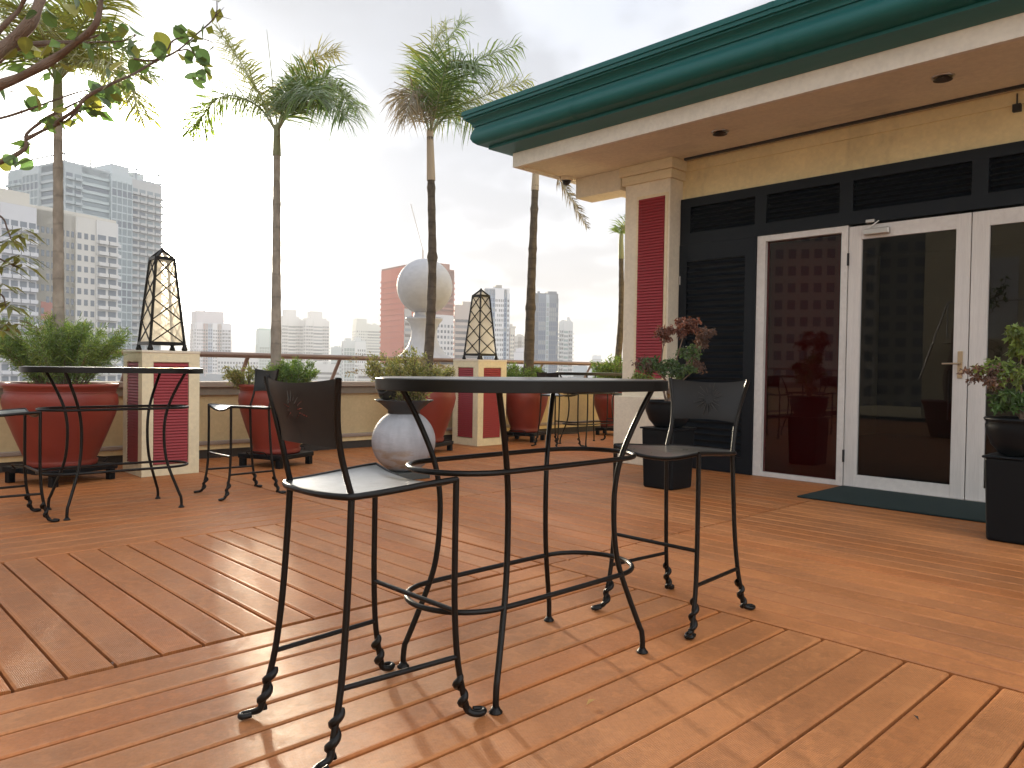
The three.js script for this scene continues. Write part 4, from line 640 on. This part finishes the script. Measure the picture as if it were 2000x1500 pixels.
  const thorns = []; curves.slice(0, 10).forEach((c, i) => { for (let k = 0; k < 9; k++) { const p = c.getPoint(0.2 + 0.78 * R()), d = rdir(R), g = new THREE.ConeGeometry(0.003, 0.022, 5); g.applyQuaternion(new THREE.Quaternion().setFromUnitVectors(V(0, 1, 0), d)); g.translate(p.x + d.x * 0.012, p.y + d.y * 0.012, p.z + d.z * 0.012); thorns.push(g); } });
  part('thorns', thorns, M.twig, t, 'stuff');
  // round leaves, each where the photograph shows one
  const spots = [[318, 84, 46], [312, 100, 40], [356, 70, 44], [352, 108, 32], [376, 100, 34], [397, 112, 40], [394, 150, 36], [408, 146, 30], [388, 162, 30], [372, 148, 30], [259, 96, 50], [268, 62, 36], [240, 58, 30], [230, 84, 30], [225, 132, 44], [262, 130, 34], [212, 150, 40], [198, 185, 48], [182, 205, 44], [222, 185, 44], [205, 200, 40], [190, 170, 40], [140, 18, 40], [182, 22, 40], [196, 4, 34], [150, 8, 34], [98, 40, 34], [60, 30, 30], [66, 204, 40], [74, 200, 36], [55, 205, 30], [4, 184, 34], [18, 312, 36], [40, 320, 44], [52, 322, 30], [30, 318, 30], [10, 322, 36], [88, 100, 34], [70, 96, 30], [110, 150, 34], [130, 130, 36], [100, 26, 34], [20, 105, 34], [50, 88, 36]];
  for (const [x, y, s] of spots) { const L = new Leaves(), p = at(x, y, D + (R() - 0.5) * 0.12).sub(o), len = s / FPX * D, a = R() * 6.28, d = V(Math.cos(a), -0.5 - 0.6 * R(), Math.sin(a)).normalize(), col = leafCol(R, ...(R() < 0.3 ? [0.25, 0.25, 0.04] : [0.10, 0.175, 0.045]), 0.25), up = rdir(R); up.addScaledVector(d, -up.dot(d)).normalize(); const sd = d.clone().cross(up).normalize(), base = p.clone().addScaledVector(d, -len / 2), N = 8, mid = [], lft = [], rgt = []; for (let i = 0; i <= N; i++) { const f = i / N, w = 0.36 * len * Math.pow(Math.sin(Math.PI * Math.pow(f, 0.85)), 0.8), q = base.clone().addScaledVector(d, len * f); q.addScaledVector(up, -0.12 * len * f * f); mid.push(q); lft.push(q.clone().addScaledVector(sd, w).addScaledVector(up, w * 0.3)); rgt.push(q.clone().addScaledVector(sd, -w).addScaledVector(up, w * 0.3)); } for (let i = 0; i < N; i++) { L.tri(mid[i], lft[i], lft[i + 1], col); L.tri(mid[i], lft[i + 1], mid[i + 1], col); L.tri(mid[i], rgt[i + 1], rgt[i], col); L.tri(mid[i], mid[i + 1], rgt[i + 1], col); } part('leaf', L.geo(), M.gloss, t); }
  for (const ci of [2, 3, 3, 4, 5, 6, 6, 7, 7, 8, 8, 8, 9, 10]) for (let q = 0; q < 7; q++) { // smaller leaves scattered along the twigs
    const c = curves[ci], p = c.getPoint(0.30 + 0.70 * R()).addScaledVector(rdir(R), 0.035), L = new Leaves(), dd = rdir(R); dd.y = -Math.abs(dd.y) * 0.7; dd.normalize(); L.leaf(p, dd, rdir(R), 0.045 + 0.04 * R(), 0.036 + 0.014 * R(), leafCol(R, ...(R() < 0.4 ? [0.24, 0.26, 0.04] : [0.11, 0.19, 0.04]), 0.25), 0.1, 0.3); part('leaf', L.geo(), M.leaf, t); }
  // drooping sprays at the edge of the frame
  for (const [x, y, n] of [[46, 455, 12], [20, 468, 10], [42, 505, 12], [10, 520, 10], [14, 596, 16], [22, 630, 16], [0, 640, 12], [4, 560, 10]]) { const L = new Leaves(), p = at(x, y, D - 0.3).sub(o); for (let i = 0; i < n; i++) { const a = R() * 6.28; L.leaf(p.clone().addScaledVector(rdir(R), 0.02), V(Math.cos(a), 0.3 * R() - 0.25, Math.sin(a)).normalize(), V(0, 1, 0), 0.10 * (0.7 + 0.5 * R()), 0.022, leafCol(R, 0.17, 0.19, 0.045), 0.35); } part('leaf_spray', L.geo(), M.leaf, t); }
}

// ------------------------------------------------------------------ city towers
const glassDark = std({ color: lin(0.06, 0.07, 0.085), roughness: 0.3 });
const winMats = { dark: glassDark, blue: std({ color: lin(0.03, 0.075, 0.16), roughness: 0.15 }), teal: std({ color: lin(0.17, 0.25, 0.25), roughness: 0.3 }), brown: std({ color: lin(0.10, 0.07, 0.06), roughness: 0.4 }), silver: std({ color: lin(0.27, 0.31, 0.32), roughness: 0.35 }), pale: std({ color: lin(0.20, 0.22, 0.24), roughness: 0.35 }) };  // lightest glass tones also stand in for haze on the left towers
const wallMats = {}; function wall(r, g, b) { const k = [r, g, b].join(); return wallMats[k] ??= std({ color: lin(r, g, b), roughness: 0.85 }); }
// boxes as bare position/normal/uv triangles, for window bands in large numbers
class Boxes {
  constructor() { this.p = []; this.n = []; }
  quad(a, b, c, d, n) { for (const v of [a, b, c, a, c, d]) { this.p.push(...v); this.n.push(...n); } }
  box(x0, x1, y0, y1, z0, z1) { this.quad([x0, y0, z1], [x1, y0, z1], [x1, y1, z1], [x0, y1, z1], [0, 0, 1]); this.quad([x1, y0, z1], [x1, y0, z0], [x1, y1, z0], [x1, y1, z1], [1, 0, 0]); this.quad([x0, y0, z0], [x0, y0, z1], [x0, y1, z1], [x0, y1, z0], [-1, 0, 0]); this.quad([x1, y0, z0], [x0, y0, z0], [x0, y1, z0], [x1, y1, z0], [0, 0, -1]); this.quad([x0, y1, z1], [x1, y1, z1], [x1, y1, z0], [x0, y1, z0], [0, 1, 0]); this.quad([x0, y0, z0], [x1, y0, z0], [x1, y0, z1], [x0, y0, z1], [0, -1, 0]); }
  get any() { return this.p.length > 0; }
  geo() { const g = new THREE.BufferGeometry(); g.setAttribute('position', new THREE.Float32BufferAttribute(this.p, 3)); g.setAttribute('normal', new THREE.Float32BufferAttribute(this.n, 3)); g.setAttribute('uv', new THREE.Float32BufferAttribute(new Float32Array(this.p.length / 3 * 2), 2)); return g; }
}
const GROUND = -46;
const hor = (px) => 720.6 + 0.0158 * (px - 1000);
/* a tower from its outline: px0..px1 across, top pixel row, distance; its front faces the eye turned by `turn` degrees.
   bays: [x0, x1 (fractions of the front), style, wall colour, window material, columns, proud] */
function tower(name, label, px0, px1, top, dist, o = {}) {
  const phi = (o.turn ?? 0) * rad, app = (px1 - px0) / FPX * dist, ratio = o.ratio ?? 0.8, w = app / (Math.cos(phi) + ratio * Math.sin(Math.abs(phi))), d = w * ratio;
  const c = at((px0 + px1) / 2, 750, dist), H = EYE + (hor((px0 + px1) / 2) - top) / FPX * dist - GROUND, face = Math.atan2(-c.x, -c.z) ;
  const t = thing(name, label, 'tower', [c.x, GROUND, c.z], face + phi, undefined), vis = Math.max(0, Math.min(H, H * (o.from ?? 0)));
  const fh = o.floor ?? 3.3, y0 = Math.max(0, 46 - 0.04 * dist);
  part('core', [bx(-w / 2, w / 2, 0, H, -d / 2, d / 2)], wall(...(o.wall ?? [0.5, 0.5, 0.5])), t);
  const sides = [['front', w, (g) => g], ['side', d, (g) => { g.rotateY(Math.PI / 2); return g; }], ['side', d, (g) => { g.rotateY(-Math.PI / 2); return g; }]];
  sides.forEach(([nm, len, turnIt], si) => {
    const dep = si ? w / 2 : d / 2, bays = (si && o.side) ? o.side : o.bays ?? [[0, 1, 'grid', null, 'dark', Math.max(3, Math.round(len / 4))]];
    for (const [a, b, style, col, wm, n, proud = 0, yTop = 1, yBot = 0] of bays) {
      const x0 = -len / 2 + a * len, x1 = -len / 2 + b * len, z = dep + proud, A1 = new Boxes(), A2 = new Boxes(), B = new Boxes(), RW = rng(Math.round(px0 * 13 + si * 7 + a * 100 + 5000)), A = { box: (...q) => { if (style === 'grid' && RW() < 0.06) return; (RW() < 0.28 ? A2 : A1).box(...q); } }, HH = H * yTop, yb = Math.max(y0, H * yBot), cols = n || Math.max(2, Math.round((x1 - x0) / 4));
      if (proud || col) B.box(x0 + 0.02, x1 - 0.02, yb, HH - 0.2, dep - 0.5, z);
      const ymax = HH - (o.crown ?? fh * 0.8);
      for (let y = yb + 0.8; y + fh < ymax; y += fh) {
        if (style === 'grid') for (let i = 0; i < cols; i++) { const p = (x1 - x0) / cols, xx = x0 + (i + 0.22) * p; A.box(xx, xx + p * 0.56, y, y + fh * 0.52, z - 0.1, z + 0.06); }
        if (style === 'band') { A.box(x0 + 0.3, x1 - 0.3, y, y + fh * 0.5, z - 0.1, z + 0.05); B.box(x0 + 0.1, x1 - 0.1, y + fh * 0.56, y + fh * 0.92, z - 0.1, z + 0.35); }
        if (style === 'balcony') { for (let i = 0; i < cols; i++) { const p = (x1 - x0) / cols, xx = x0 + i * p; A.box(xx + p * 0.12, xx + p * 0.88, y, y + fh * 0.6, z - 0.1, z + 0.05); B.box(xx + p * 0.06, xx + p * 0.94, y - fh * 0.24, y + fh * 0.08, z - 0.1, z + 1.1); } }
        if (style === 'glass') { A.box(x0 + 0.1, x1 - 0.1, y, y + fh * 0.78, z - 0.1, z + 0.08); B.box(x0 + 0.05, x1 - 0.05, y + fh * 0.82, y + fh * 0.97, z - 0.1, z + 0.22); }
        if (style === 'slab') B.box(x0, x1, y, y + fh * 0.32, z - 0.5, z + 0.5);
      }
      if (style === 'glass') for (let i = 0; i <= cols; i++) { const xx = mix(x0 + 0.1, x1 - 0.1, i / cols); B.box(xx - 0.18, xx + 0.18, yb, ymax, z - 0.1, z + 0.30); }
      if (B.any) part('cladding', turnIt(B.geo()), wall(...(col ?? o.wall ?? [0.5, 0.5, 0.5])), t, 'stuff'); if (A1.any) part('windows', turnIt(A1.geo()), winMats[wm], t, 'stuff'); if (A2.any) part('curtained_windows', turnIt(A2.geo()), winMats.pale, t, 'stuff');
    }
  });
  for (const [a, b, hh, da = 0.15, db = 0.85] of o.tops ?? []) part('roof_block', [bx(-w / 2 + a * w, -w / 2 + b * w, H, H + hh, -d / 2 + da * d, -d / 2 + db * d)], wall(...(o.topCol ?? o.wall ?? [0.5, 0.5, 0.5])), t);
  { const RR = rng(Math.round(px0 * 7 + 9000)), pl = []; for (let k = 0; k < 4; k++) { const x = (RR() - 0.5) * w * 0.8, z = (RR() - 0.5) * d * 0.7, q = 0.6 + RR() * 1.6; pl.push(bx(x - q, x + q, H - 0.5, H + 0.8 + RR() * 1.8, z - q, z + q)); } pl.push(bx(-w / 2 - 0.06, w / 2 + 0.06, H, H + 0.7, d / 2 - 0.3, d / 2 + 0.06), bx(-w / 2 - 0.06, -w / 2 + 0.3, H, H + 0.7, -d / 2, d / 2 - 0.3), bx(w / 2 - 0.3, w / 2 + 0.06, H, H + 0.7, -d / 2, d / 2 - 0.3)); part('roof_plant', pl, wall(...(o.wall ?? [0.5, 0.5, 0.5])), t, 'stuff'); }
  if (o.extra) o.extra(t, w, d, H);
  return t;
}
const frameBars = (x0, x1, z, H, h, r = 0.5) => [bar([x0, H, z], [x0, H + h, z], r, r, V(0, 0, 1)), bar([x1, H, z], [x1, H + h, z], r, r, V(0, 0, 1)), bar([x0, H + h, z], [x1, H + h, z], r, r)];
// left foreground pair, walls and windows coloured paler to imitate haze and glare
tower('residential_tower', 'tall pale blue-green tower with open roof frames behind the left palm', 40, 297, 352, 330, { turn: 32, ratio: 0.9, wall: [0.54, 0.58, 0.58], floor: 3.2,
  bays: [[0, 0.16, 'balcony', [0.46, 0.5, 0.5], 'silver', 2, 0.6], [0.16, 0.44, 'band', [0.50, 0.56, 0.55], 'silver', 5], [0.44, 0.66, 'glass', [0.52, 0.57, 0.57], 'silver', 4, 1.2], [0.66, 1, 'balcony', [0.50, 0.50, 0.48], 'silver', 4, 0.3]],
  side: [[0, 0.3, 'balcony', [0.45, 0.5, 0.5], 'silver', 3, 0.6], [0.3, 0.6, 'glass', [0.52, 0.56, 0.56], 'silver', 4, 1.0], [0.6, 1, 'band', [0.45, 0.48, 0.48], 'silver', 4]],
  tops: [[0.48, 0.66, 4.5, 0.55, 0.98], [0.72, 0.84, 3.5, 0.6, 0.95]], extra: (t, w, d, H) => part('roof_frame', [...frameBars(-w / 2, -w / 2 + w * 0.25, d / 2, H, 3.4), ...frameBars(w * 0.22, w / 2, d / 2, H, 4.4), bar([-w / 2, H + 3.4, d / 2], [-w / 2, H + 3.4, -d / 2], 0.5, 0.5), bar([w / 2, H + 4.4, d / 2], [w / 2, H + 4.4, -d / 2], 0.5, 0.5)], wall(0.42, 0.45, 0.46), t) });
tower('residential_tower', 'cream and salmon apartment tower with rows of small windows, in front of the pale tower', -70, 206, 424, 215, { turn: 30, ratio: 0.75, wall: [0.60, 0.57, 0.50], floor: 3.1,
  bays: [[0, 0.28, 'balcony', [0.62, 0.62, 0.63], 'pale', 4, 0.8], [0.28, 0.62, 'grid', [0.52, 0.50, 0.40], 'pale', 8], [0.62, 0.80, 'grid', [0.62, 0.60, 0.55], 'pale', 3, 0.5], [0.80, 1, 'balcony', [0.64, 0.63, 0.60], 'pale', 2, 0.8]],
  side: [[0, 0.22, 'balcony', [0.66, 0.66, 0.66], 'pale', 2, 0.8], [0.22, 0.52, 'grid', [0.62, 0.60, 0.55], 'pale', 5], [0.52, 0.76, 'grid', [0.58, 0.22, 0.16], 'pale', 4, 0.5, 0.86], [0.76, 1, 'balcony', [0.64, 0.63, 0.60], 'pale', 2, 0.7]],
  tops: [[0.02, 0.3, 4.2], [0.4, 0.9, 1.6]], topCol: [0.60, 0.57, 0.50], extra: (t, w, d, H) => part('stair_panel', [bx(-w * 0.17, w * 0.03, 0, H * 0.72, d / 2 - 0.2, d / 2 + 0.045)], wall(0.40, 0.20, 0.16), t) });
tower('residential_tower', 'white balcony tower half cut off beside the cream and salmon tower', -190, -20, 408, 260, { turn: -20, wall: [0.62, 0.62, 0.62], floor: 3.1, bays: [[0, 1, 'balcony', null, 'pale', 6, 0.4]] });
// mid skyline
tower('skyline_tower', 'striped white, pink and blue tower with a goalpost mast on its roof', 375, 447, 633, 760, { turn: 14, ratio: 0.7, wall: [0.55, 0.55, 0.58], bays: [[0, 0.18, 'grid', [0.60, 0.58, 0.60], 'dark', 3, 1], [0.18, 0.33, 'grid', [0.55, 0.36, 0.33], 'dark', 2], [0.33, 0.46, 'glass', [0.5, 0.56, 0.66], 'blue', 2], [0.46, 0.60, 'grid', [0.62, 0.62, 0.64], 'dark', 2, 1], [0.60, 0.74, 'grid', [0.60, 0.40, 0.33], 'dark', 2], [0.74, 1, 'balcony', [0.58, 0.58, 0.62], 'dark', 3, 0.5]], tops: [[0.0, 0.80, 12, 0.02, 0.98]], topCol: [0.50, 0.47, 0.50], extra: (t, w, d, H) => part('roof_mast', [...frameBars(-w * 0.2, w * 0.03, 0, H + 12, 5.5, 0.7), bar([-w * 0.2, H + 14.6, 0], [w * 0.03, H + 14.6, 0], 0.6, 0.6)], wall(0.35, 0.35, 0.36), t) });
tower('skyline_block', 'broad low white block under the handrail beside the striped tower', 428, 502, 697, 620, { wall: [0.55, 0.56, 0.57], floor: 3.2, bays: [[0, 1, 'grid', null, 'dark', 14]] });
tower('skyline_tower', 'green glass tower with a darker green crown behind the pale palm', 501, 548, 646, 820, { turn: 10, wall: [0.30, 0.44, 0.42], bays: [[0, 0.45, 'glass', [0.42, 0.52, 0.52], 'teal', 4, 0.5], [0.45, 0.55, 'glass', [0.20, 0.36, 0.33], 'teal', 1], [0.55, 1, 'glass', [0.42, 0.52, 0.52], 'teal', 4, 0.5]], crown: 14, tops: [[0, 1, 2, 0, 1]] });
for (const [lab, a, b, tp, k0, k1] of [['white round-fronted tower with a drum on top, right behind the pale palm', 541, 586, 624, 0.22, 0.80], ['white round-fronted tower with a stepped drum, beside its twin', 586, 640, 628, 0.26, 0.76]])
  tower('skyline_tower', lab, a, b, tp, 800, { turn: 18, ratio: 0.8, wall: [0.60, 0.59, 0.57], floor: 3.4, bays: [[0, 0.3, 'balcony', null, 'dark', 3, 0.5], [0.3, 0.72, 'band', null, 'dark', 6, 1.2], [0.72, 1, 'balcony', null, 'dark', 3, 0.5]], tops: [[0.08, 0.92, 3, 0.08, 0.92], [k0, k1, 10, 0.2, 0.8]] });
tower('skyline_block', 'pale teal office block with a flat top right of the twin white towers', 646, 668, 680, 700, { wall: [0.46, 0.52, 0.52], bays: [[0, 1, 'band', null, 'teal', 6]] });
tower('skyline_tower', 'slender pale office tower with mechanical boxes on the roof', 667, 713, 668, 660, { turn: 8, wall: [0.50, 0.54, 0.54], bays: [[0, 0.5, 'glass', null, 'teal', 4], [0.5, 1, 'grid', [0.58, 0.60, 0.60], 'dark', 5, 0.6]], tops: [[0.1, 0.35, 3], [0.55, 0.8, 4]] });
tower('skyline_tower', 'grey-green stepped apartment tower left of the orange tower', 687, 746, 636, 900, { turn: 12, wall: [0.47, 0.49, 0.45], bays: [[0, 0.4, 'grid', null, 'dark', 5], [0.4, 1, 'band', null, 'dark', 7, 0.6]], tops: [[0.02, 0.40, 7, 0.1, 0.9]] });
tower('construction_tower', 'unfinished brown and orange concrete tower behind the white ball', 743, 883, 530, 420, { turn: 30, ratio: 0.85, wall: [0.27, 0.11, 0.07], floor: 3.0,
  bays: [[0, 1, 'slab', [0.34, 0.14, 0.09], 'brown', 0, 0, 1, 0.78], [0, 0.14, 'band', [0.36, 0.34, 0.32], 'brown', 2, 0.3, 0.78], [0.14, 0.36, 'slab', [0.52, 0.12, 0.06], 'brown', 0, 0.4, 0.78], [0.36, 1, 'grid', [0.58, 0.56, 0.55], 'dark', 9, 0.3, 0.76]],
  side: [[0, 0.45, 'slab', [0.52, 0.12, 0.06], 'brown', 0, 0.2], [0.45, 1, 'slab', [0.50, 0.10, 0.05], 'brown', 0, 0.5, 1.0]], tops: [[0.72, 0.96, 4, 0.1, 0.9]],
  extra: (t, w, d, H) => part('crane_jib', [rod([w * 0.1, H, 0], [w * 0.1, H + 12, 0], 0.5, 6), rod([w * 0.1, H + 12, 0], [-w * 0.16, H + 36, 0], 0.22, 6)], wall(0.5, 0.45, 0.4), t) });
tower('skyline_tower', 'grey ribbed office tower between the white ball and the lantern', 880, 937, 600, 470, { turn: 10, wall: [0.44, 0.42, 0.38], floor: 3.6, bays: [[0, 1, 'band', null, 'dark', 6, 0.2]], tops: [[0.3, 0.75, 3]] });
tower('skyline_tower', 'blue and white tower with a small roof box right of the lantern', 936, 992, 567, 520, { turn: 12, wall: [0.55, 0.58, 0.62], floor: 3.3, bays: [[0, 0.42, 'glass', [0.14, 0.24, 0.38], 'blue', 4], [0.42, 0.78, 'grid', [0.64, 0.65, 0.67], 'dark', 5, 0.5], [0.78, 0.90, 'glass', [0.12, 0.22, 0.34], 'blue', 1], [0.90, 1, 'band', [0.58, 0.6, 0.62], 'dark', 1, 0.5]], tops: [[0.48, 0.72, 3]], topCol: [0.25, 0.24, 0.22] });
tower('skyline_tower', 'narrow brown and cream tower right of the blue and white tower', 990, 1003, 640, 640, { wall: [0.50, 0.47, 0.42], bays: [[0, 0.4, 'glass', [0.3, 0.2, 0.18], 'brown', 1], [0.4, 1, 'grid', [0.6, 0.57, 0.5], 'dark', 2, 0.4]], tops: [[0.3, 0.7, 3]] });
tower('skyline_tower', 'grey tower with vertical fins far behind the dark palm trunk', 1003, 1024, 658, 720, { wall: [0.48, 0.46, 0.42], bays: [[0, 0.35, 'grid', null, 'dark', 2], [0.35, 0.7, 'glass', [0.3, 0.28, 0.25], 'brown', 2, 0.4], [0.7, 1, 'grid', null, 'dark', 2]], tops: [[0.3, 0.8, 2]] });
tower('skyline_block', 'low white block with rows of dark red windows beside the dark palm trunk', 1003, 1036, 692, 300, { wall: [0.66, 0.65, 0.66], floor: 2.6, bays: [[0, 1, 'grid', null, 'brown', 6, 0, 1, 0.9]], tops: [[0.02, 0.98, 0.8, 0.05, 0.95]], topCol: [0.25, 0.27, 0.3] });
tower('skyline_tower', 'dark blue glass tower with three vertical bays behind the knotty palm', 1030, 1087, 577, 560, { turn: 14, wall: [0.05, 0.08, 0.13], floor: 3.4, bays: [[0, 0.2, 'glass', [0.06, 0.09, 0.13], 'blue', 2], [0.2, 0.5, 'glass', [0.08, 0.13, 0.21], 'blue', 4, 0.8], [0.5, 0.62, 'glass', [0.34, 0.40, 0.45], 'teal', 1, 1.4], [0.62, 0.92, 'glass', [0.08, 0.12, 0.18], 'blue', 4, 0.8], [0.92, 1, 'glass', [0.10, 0.14, 0.2], 'blue', 1]], tops: [[0.62, 0.92, 2.5]] });
tower('skyline_tower', 'white apartment tower with a pointed roof corner next to the dark blue tower', 1085, 1116, 630, 600, { turn: 16, wall: [0.60, 0.61, 0.60], floor: 3.3, bays: [[0, 0.3, 'balcony', null, 'dark', 2, 0.4], [0.3, 0.7, 'band', [0.62, 0.62, 0.61], 'teal', 2, 0.6], [0.7, 1, 'balcony', null, 'dark', 2, 0.4]], tops: [[0.6, 0.8, 4]] });
tower('skyline_tower', 'tiny blue tower far off above the handrail near the leaning palm', 1156, 1173, 695, 1500, { wall: [0.34, 0.44, 0.55], bays: [[0, 1, 'glass', null, 'blue', 3]] });
for (const [lab, a, b, tp, dd, w] of [['low bluish glass block under the handrail, right of the white apartment tower', 1116, 1146, 716, 640, [0.34, 0.40, 0.46]], ['low white block beneath the tiny blue tower', 1146, 1180, 718, 700, [0.6, 0.61, 0.63]], ['flat grey roofed block below the handrail, right of the tiny blue tower', 1176, 1230, 712, 1100, [0.42, 0.46, 0.48]], ['low grey block in front of the broad white block', 385, 436, 738, 300, [0.38, 0.40, 0.42]], ['pale low block under the handrail, in front of the slender office tower', 700, 760, 716, 520, [0.50, 0.53, 0.53]], ['long pale block closing the skyline under the white twin towers', 560, 660, 712, 560, [0.52, 0.54, 0.54]]])
  tower('skyline_block', lab, a, b, tp, dd, { wall: w, bays: [[0, 1, 'band', null, 'dark', 6]] });

// ------------------------------------------------------------------ beyond the left edge: what the glass doors mirror
{
  const b = thing('stair_house', 'plain grey-cream stair house whose wall the glass doors mirror', 'building', [-6.4, 0, -1.5]);
  part('wall', [bx(-3, 0, 0, 5.4, -5.4, 5)], M.cream, b);
  const d = part('service_door', [bx(0.002, 0.03, 2.0, 4.0, -4.2, -3.3)], M.whiteFrame, b); part('handle', [bx(0.03, 0.05, 2.9, 3.05, -4.12, -4.08)], M.steel, d);
  part('stair_rail', [rod([0.8, 2.9, -4.6], [0.8, 2.9, -3.0], 0.025), rod([0.8, 2.9, -4.6], [0.8, 2.0, -4.6], 0.02), rod([0.8, 2.9, -3.0], [0.8, 2.0, -3.0], 0.02), rod([0.8, 2.9, -4.6], [0.8, 1.0, -5.2], 0.025)], M.steel, b);
  part('landing', [bx(0, 0.95, 1.9, 2.0, -4.7, -2.9), bx(0.0, 0.9, 0, 1.9, -4.0, -3.2)], M.cream, b);
}
{
  const mk = (label, x, z, w, d, H, turn, col, col2) => { const t = thing('residential_tower', label, 'tower', [x, GROUND, z], turn); part('core', [bx(-w / 2, w / 2, 0, H, -d / 2, d / 2)], wall(...col), t); const A = new Boxes(), B = new Boxes(); for (let y = 34; y + 3 < H - 3; y += 3.1) { for (let i = 0; i < 9; i++) { const p = w / 9, xx = -w / 2 + (i + 0.2) * p; A.box(xx, xx + p * 0.6, y, y + 1.7, d / 2 - 0.1, d / 2 + 0.06); A.box(xx, xx + p * 0.6, y, y + 1.7, -d / 2 - 0.06, -d / 2 + 0.1); } for (let i = 0; i < 4; i++) { const p = d / 4, zz = -d / 2 + (i + 0.12) * p; A.box(w / 2 - 0.1, w / 2 + 0.06, y, y + 1.9, zz, zz + p * 0.7); B.box(w / 2 - 0.1, w / 2 + 1.0, y - 0.8, y + 0.2, zz - 0.2, zz + p * 0.8); } } part('windows', A.geo(), glassDark, t, 'stuff'); part('balconies', B.geo(), wall(...col2), t, 'stuff'); };
  mk('cream residential slab mirrored in the red window', -128, -66, 20, 16, 150, 1.0, [0.42, 0.36, 0.28], [0.40, 0.36, 0.30]);
  mk('cream residential slab mirrored in the glass door', -150, -57, 27, 16, 140, 1.25, [0.34, 0.31, 0.24], [0.34, 0.31, 0.25]);
}

scene.traverse((o) => { if (o.isMesh) { o.castShadow = true; o.receiveShadow = true; } });
renderer.render(scene, camera);
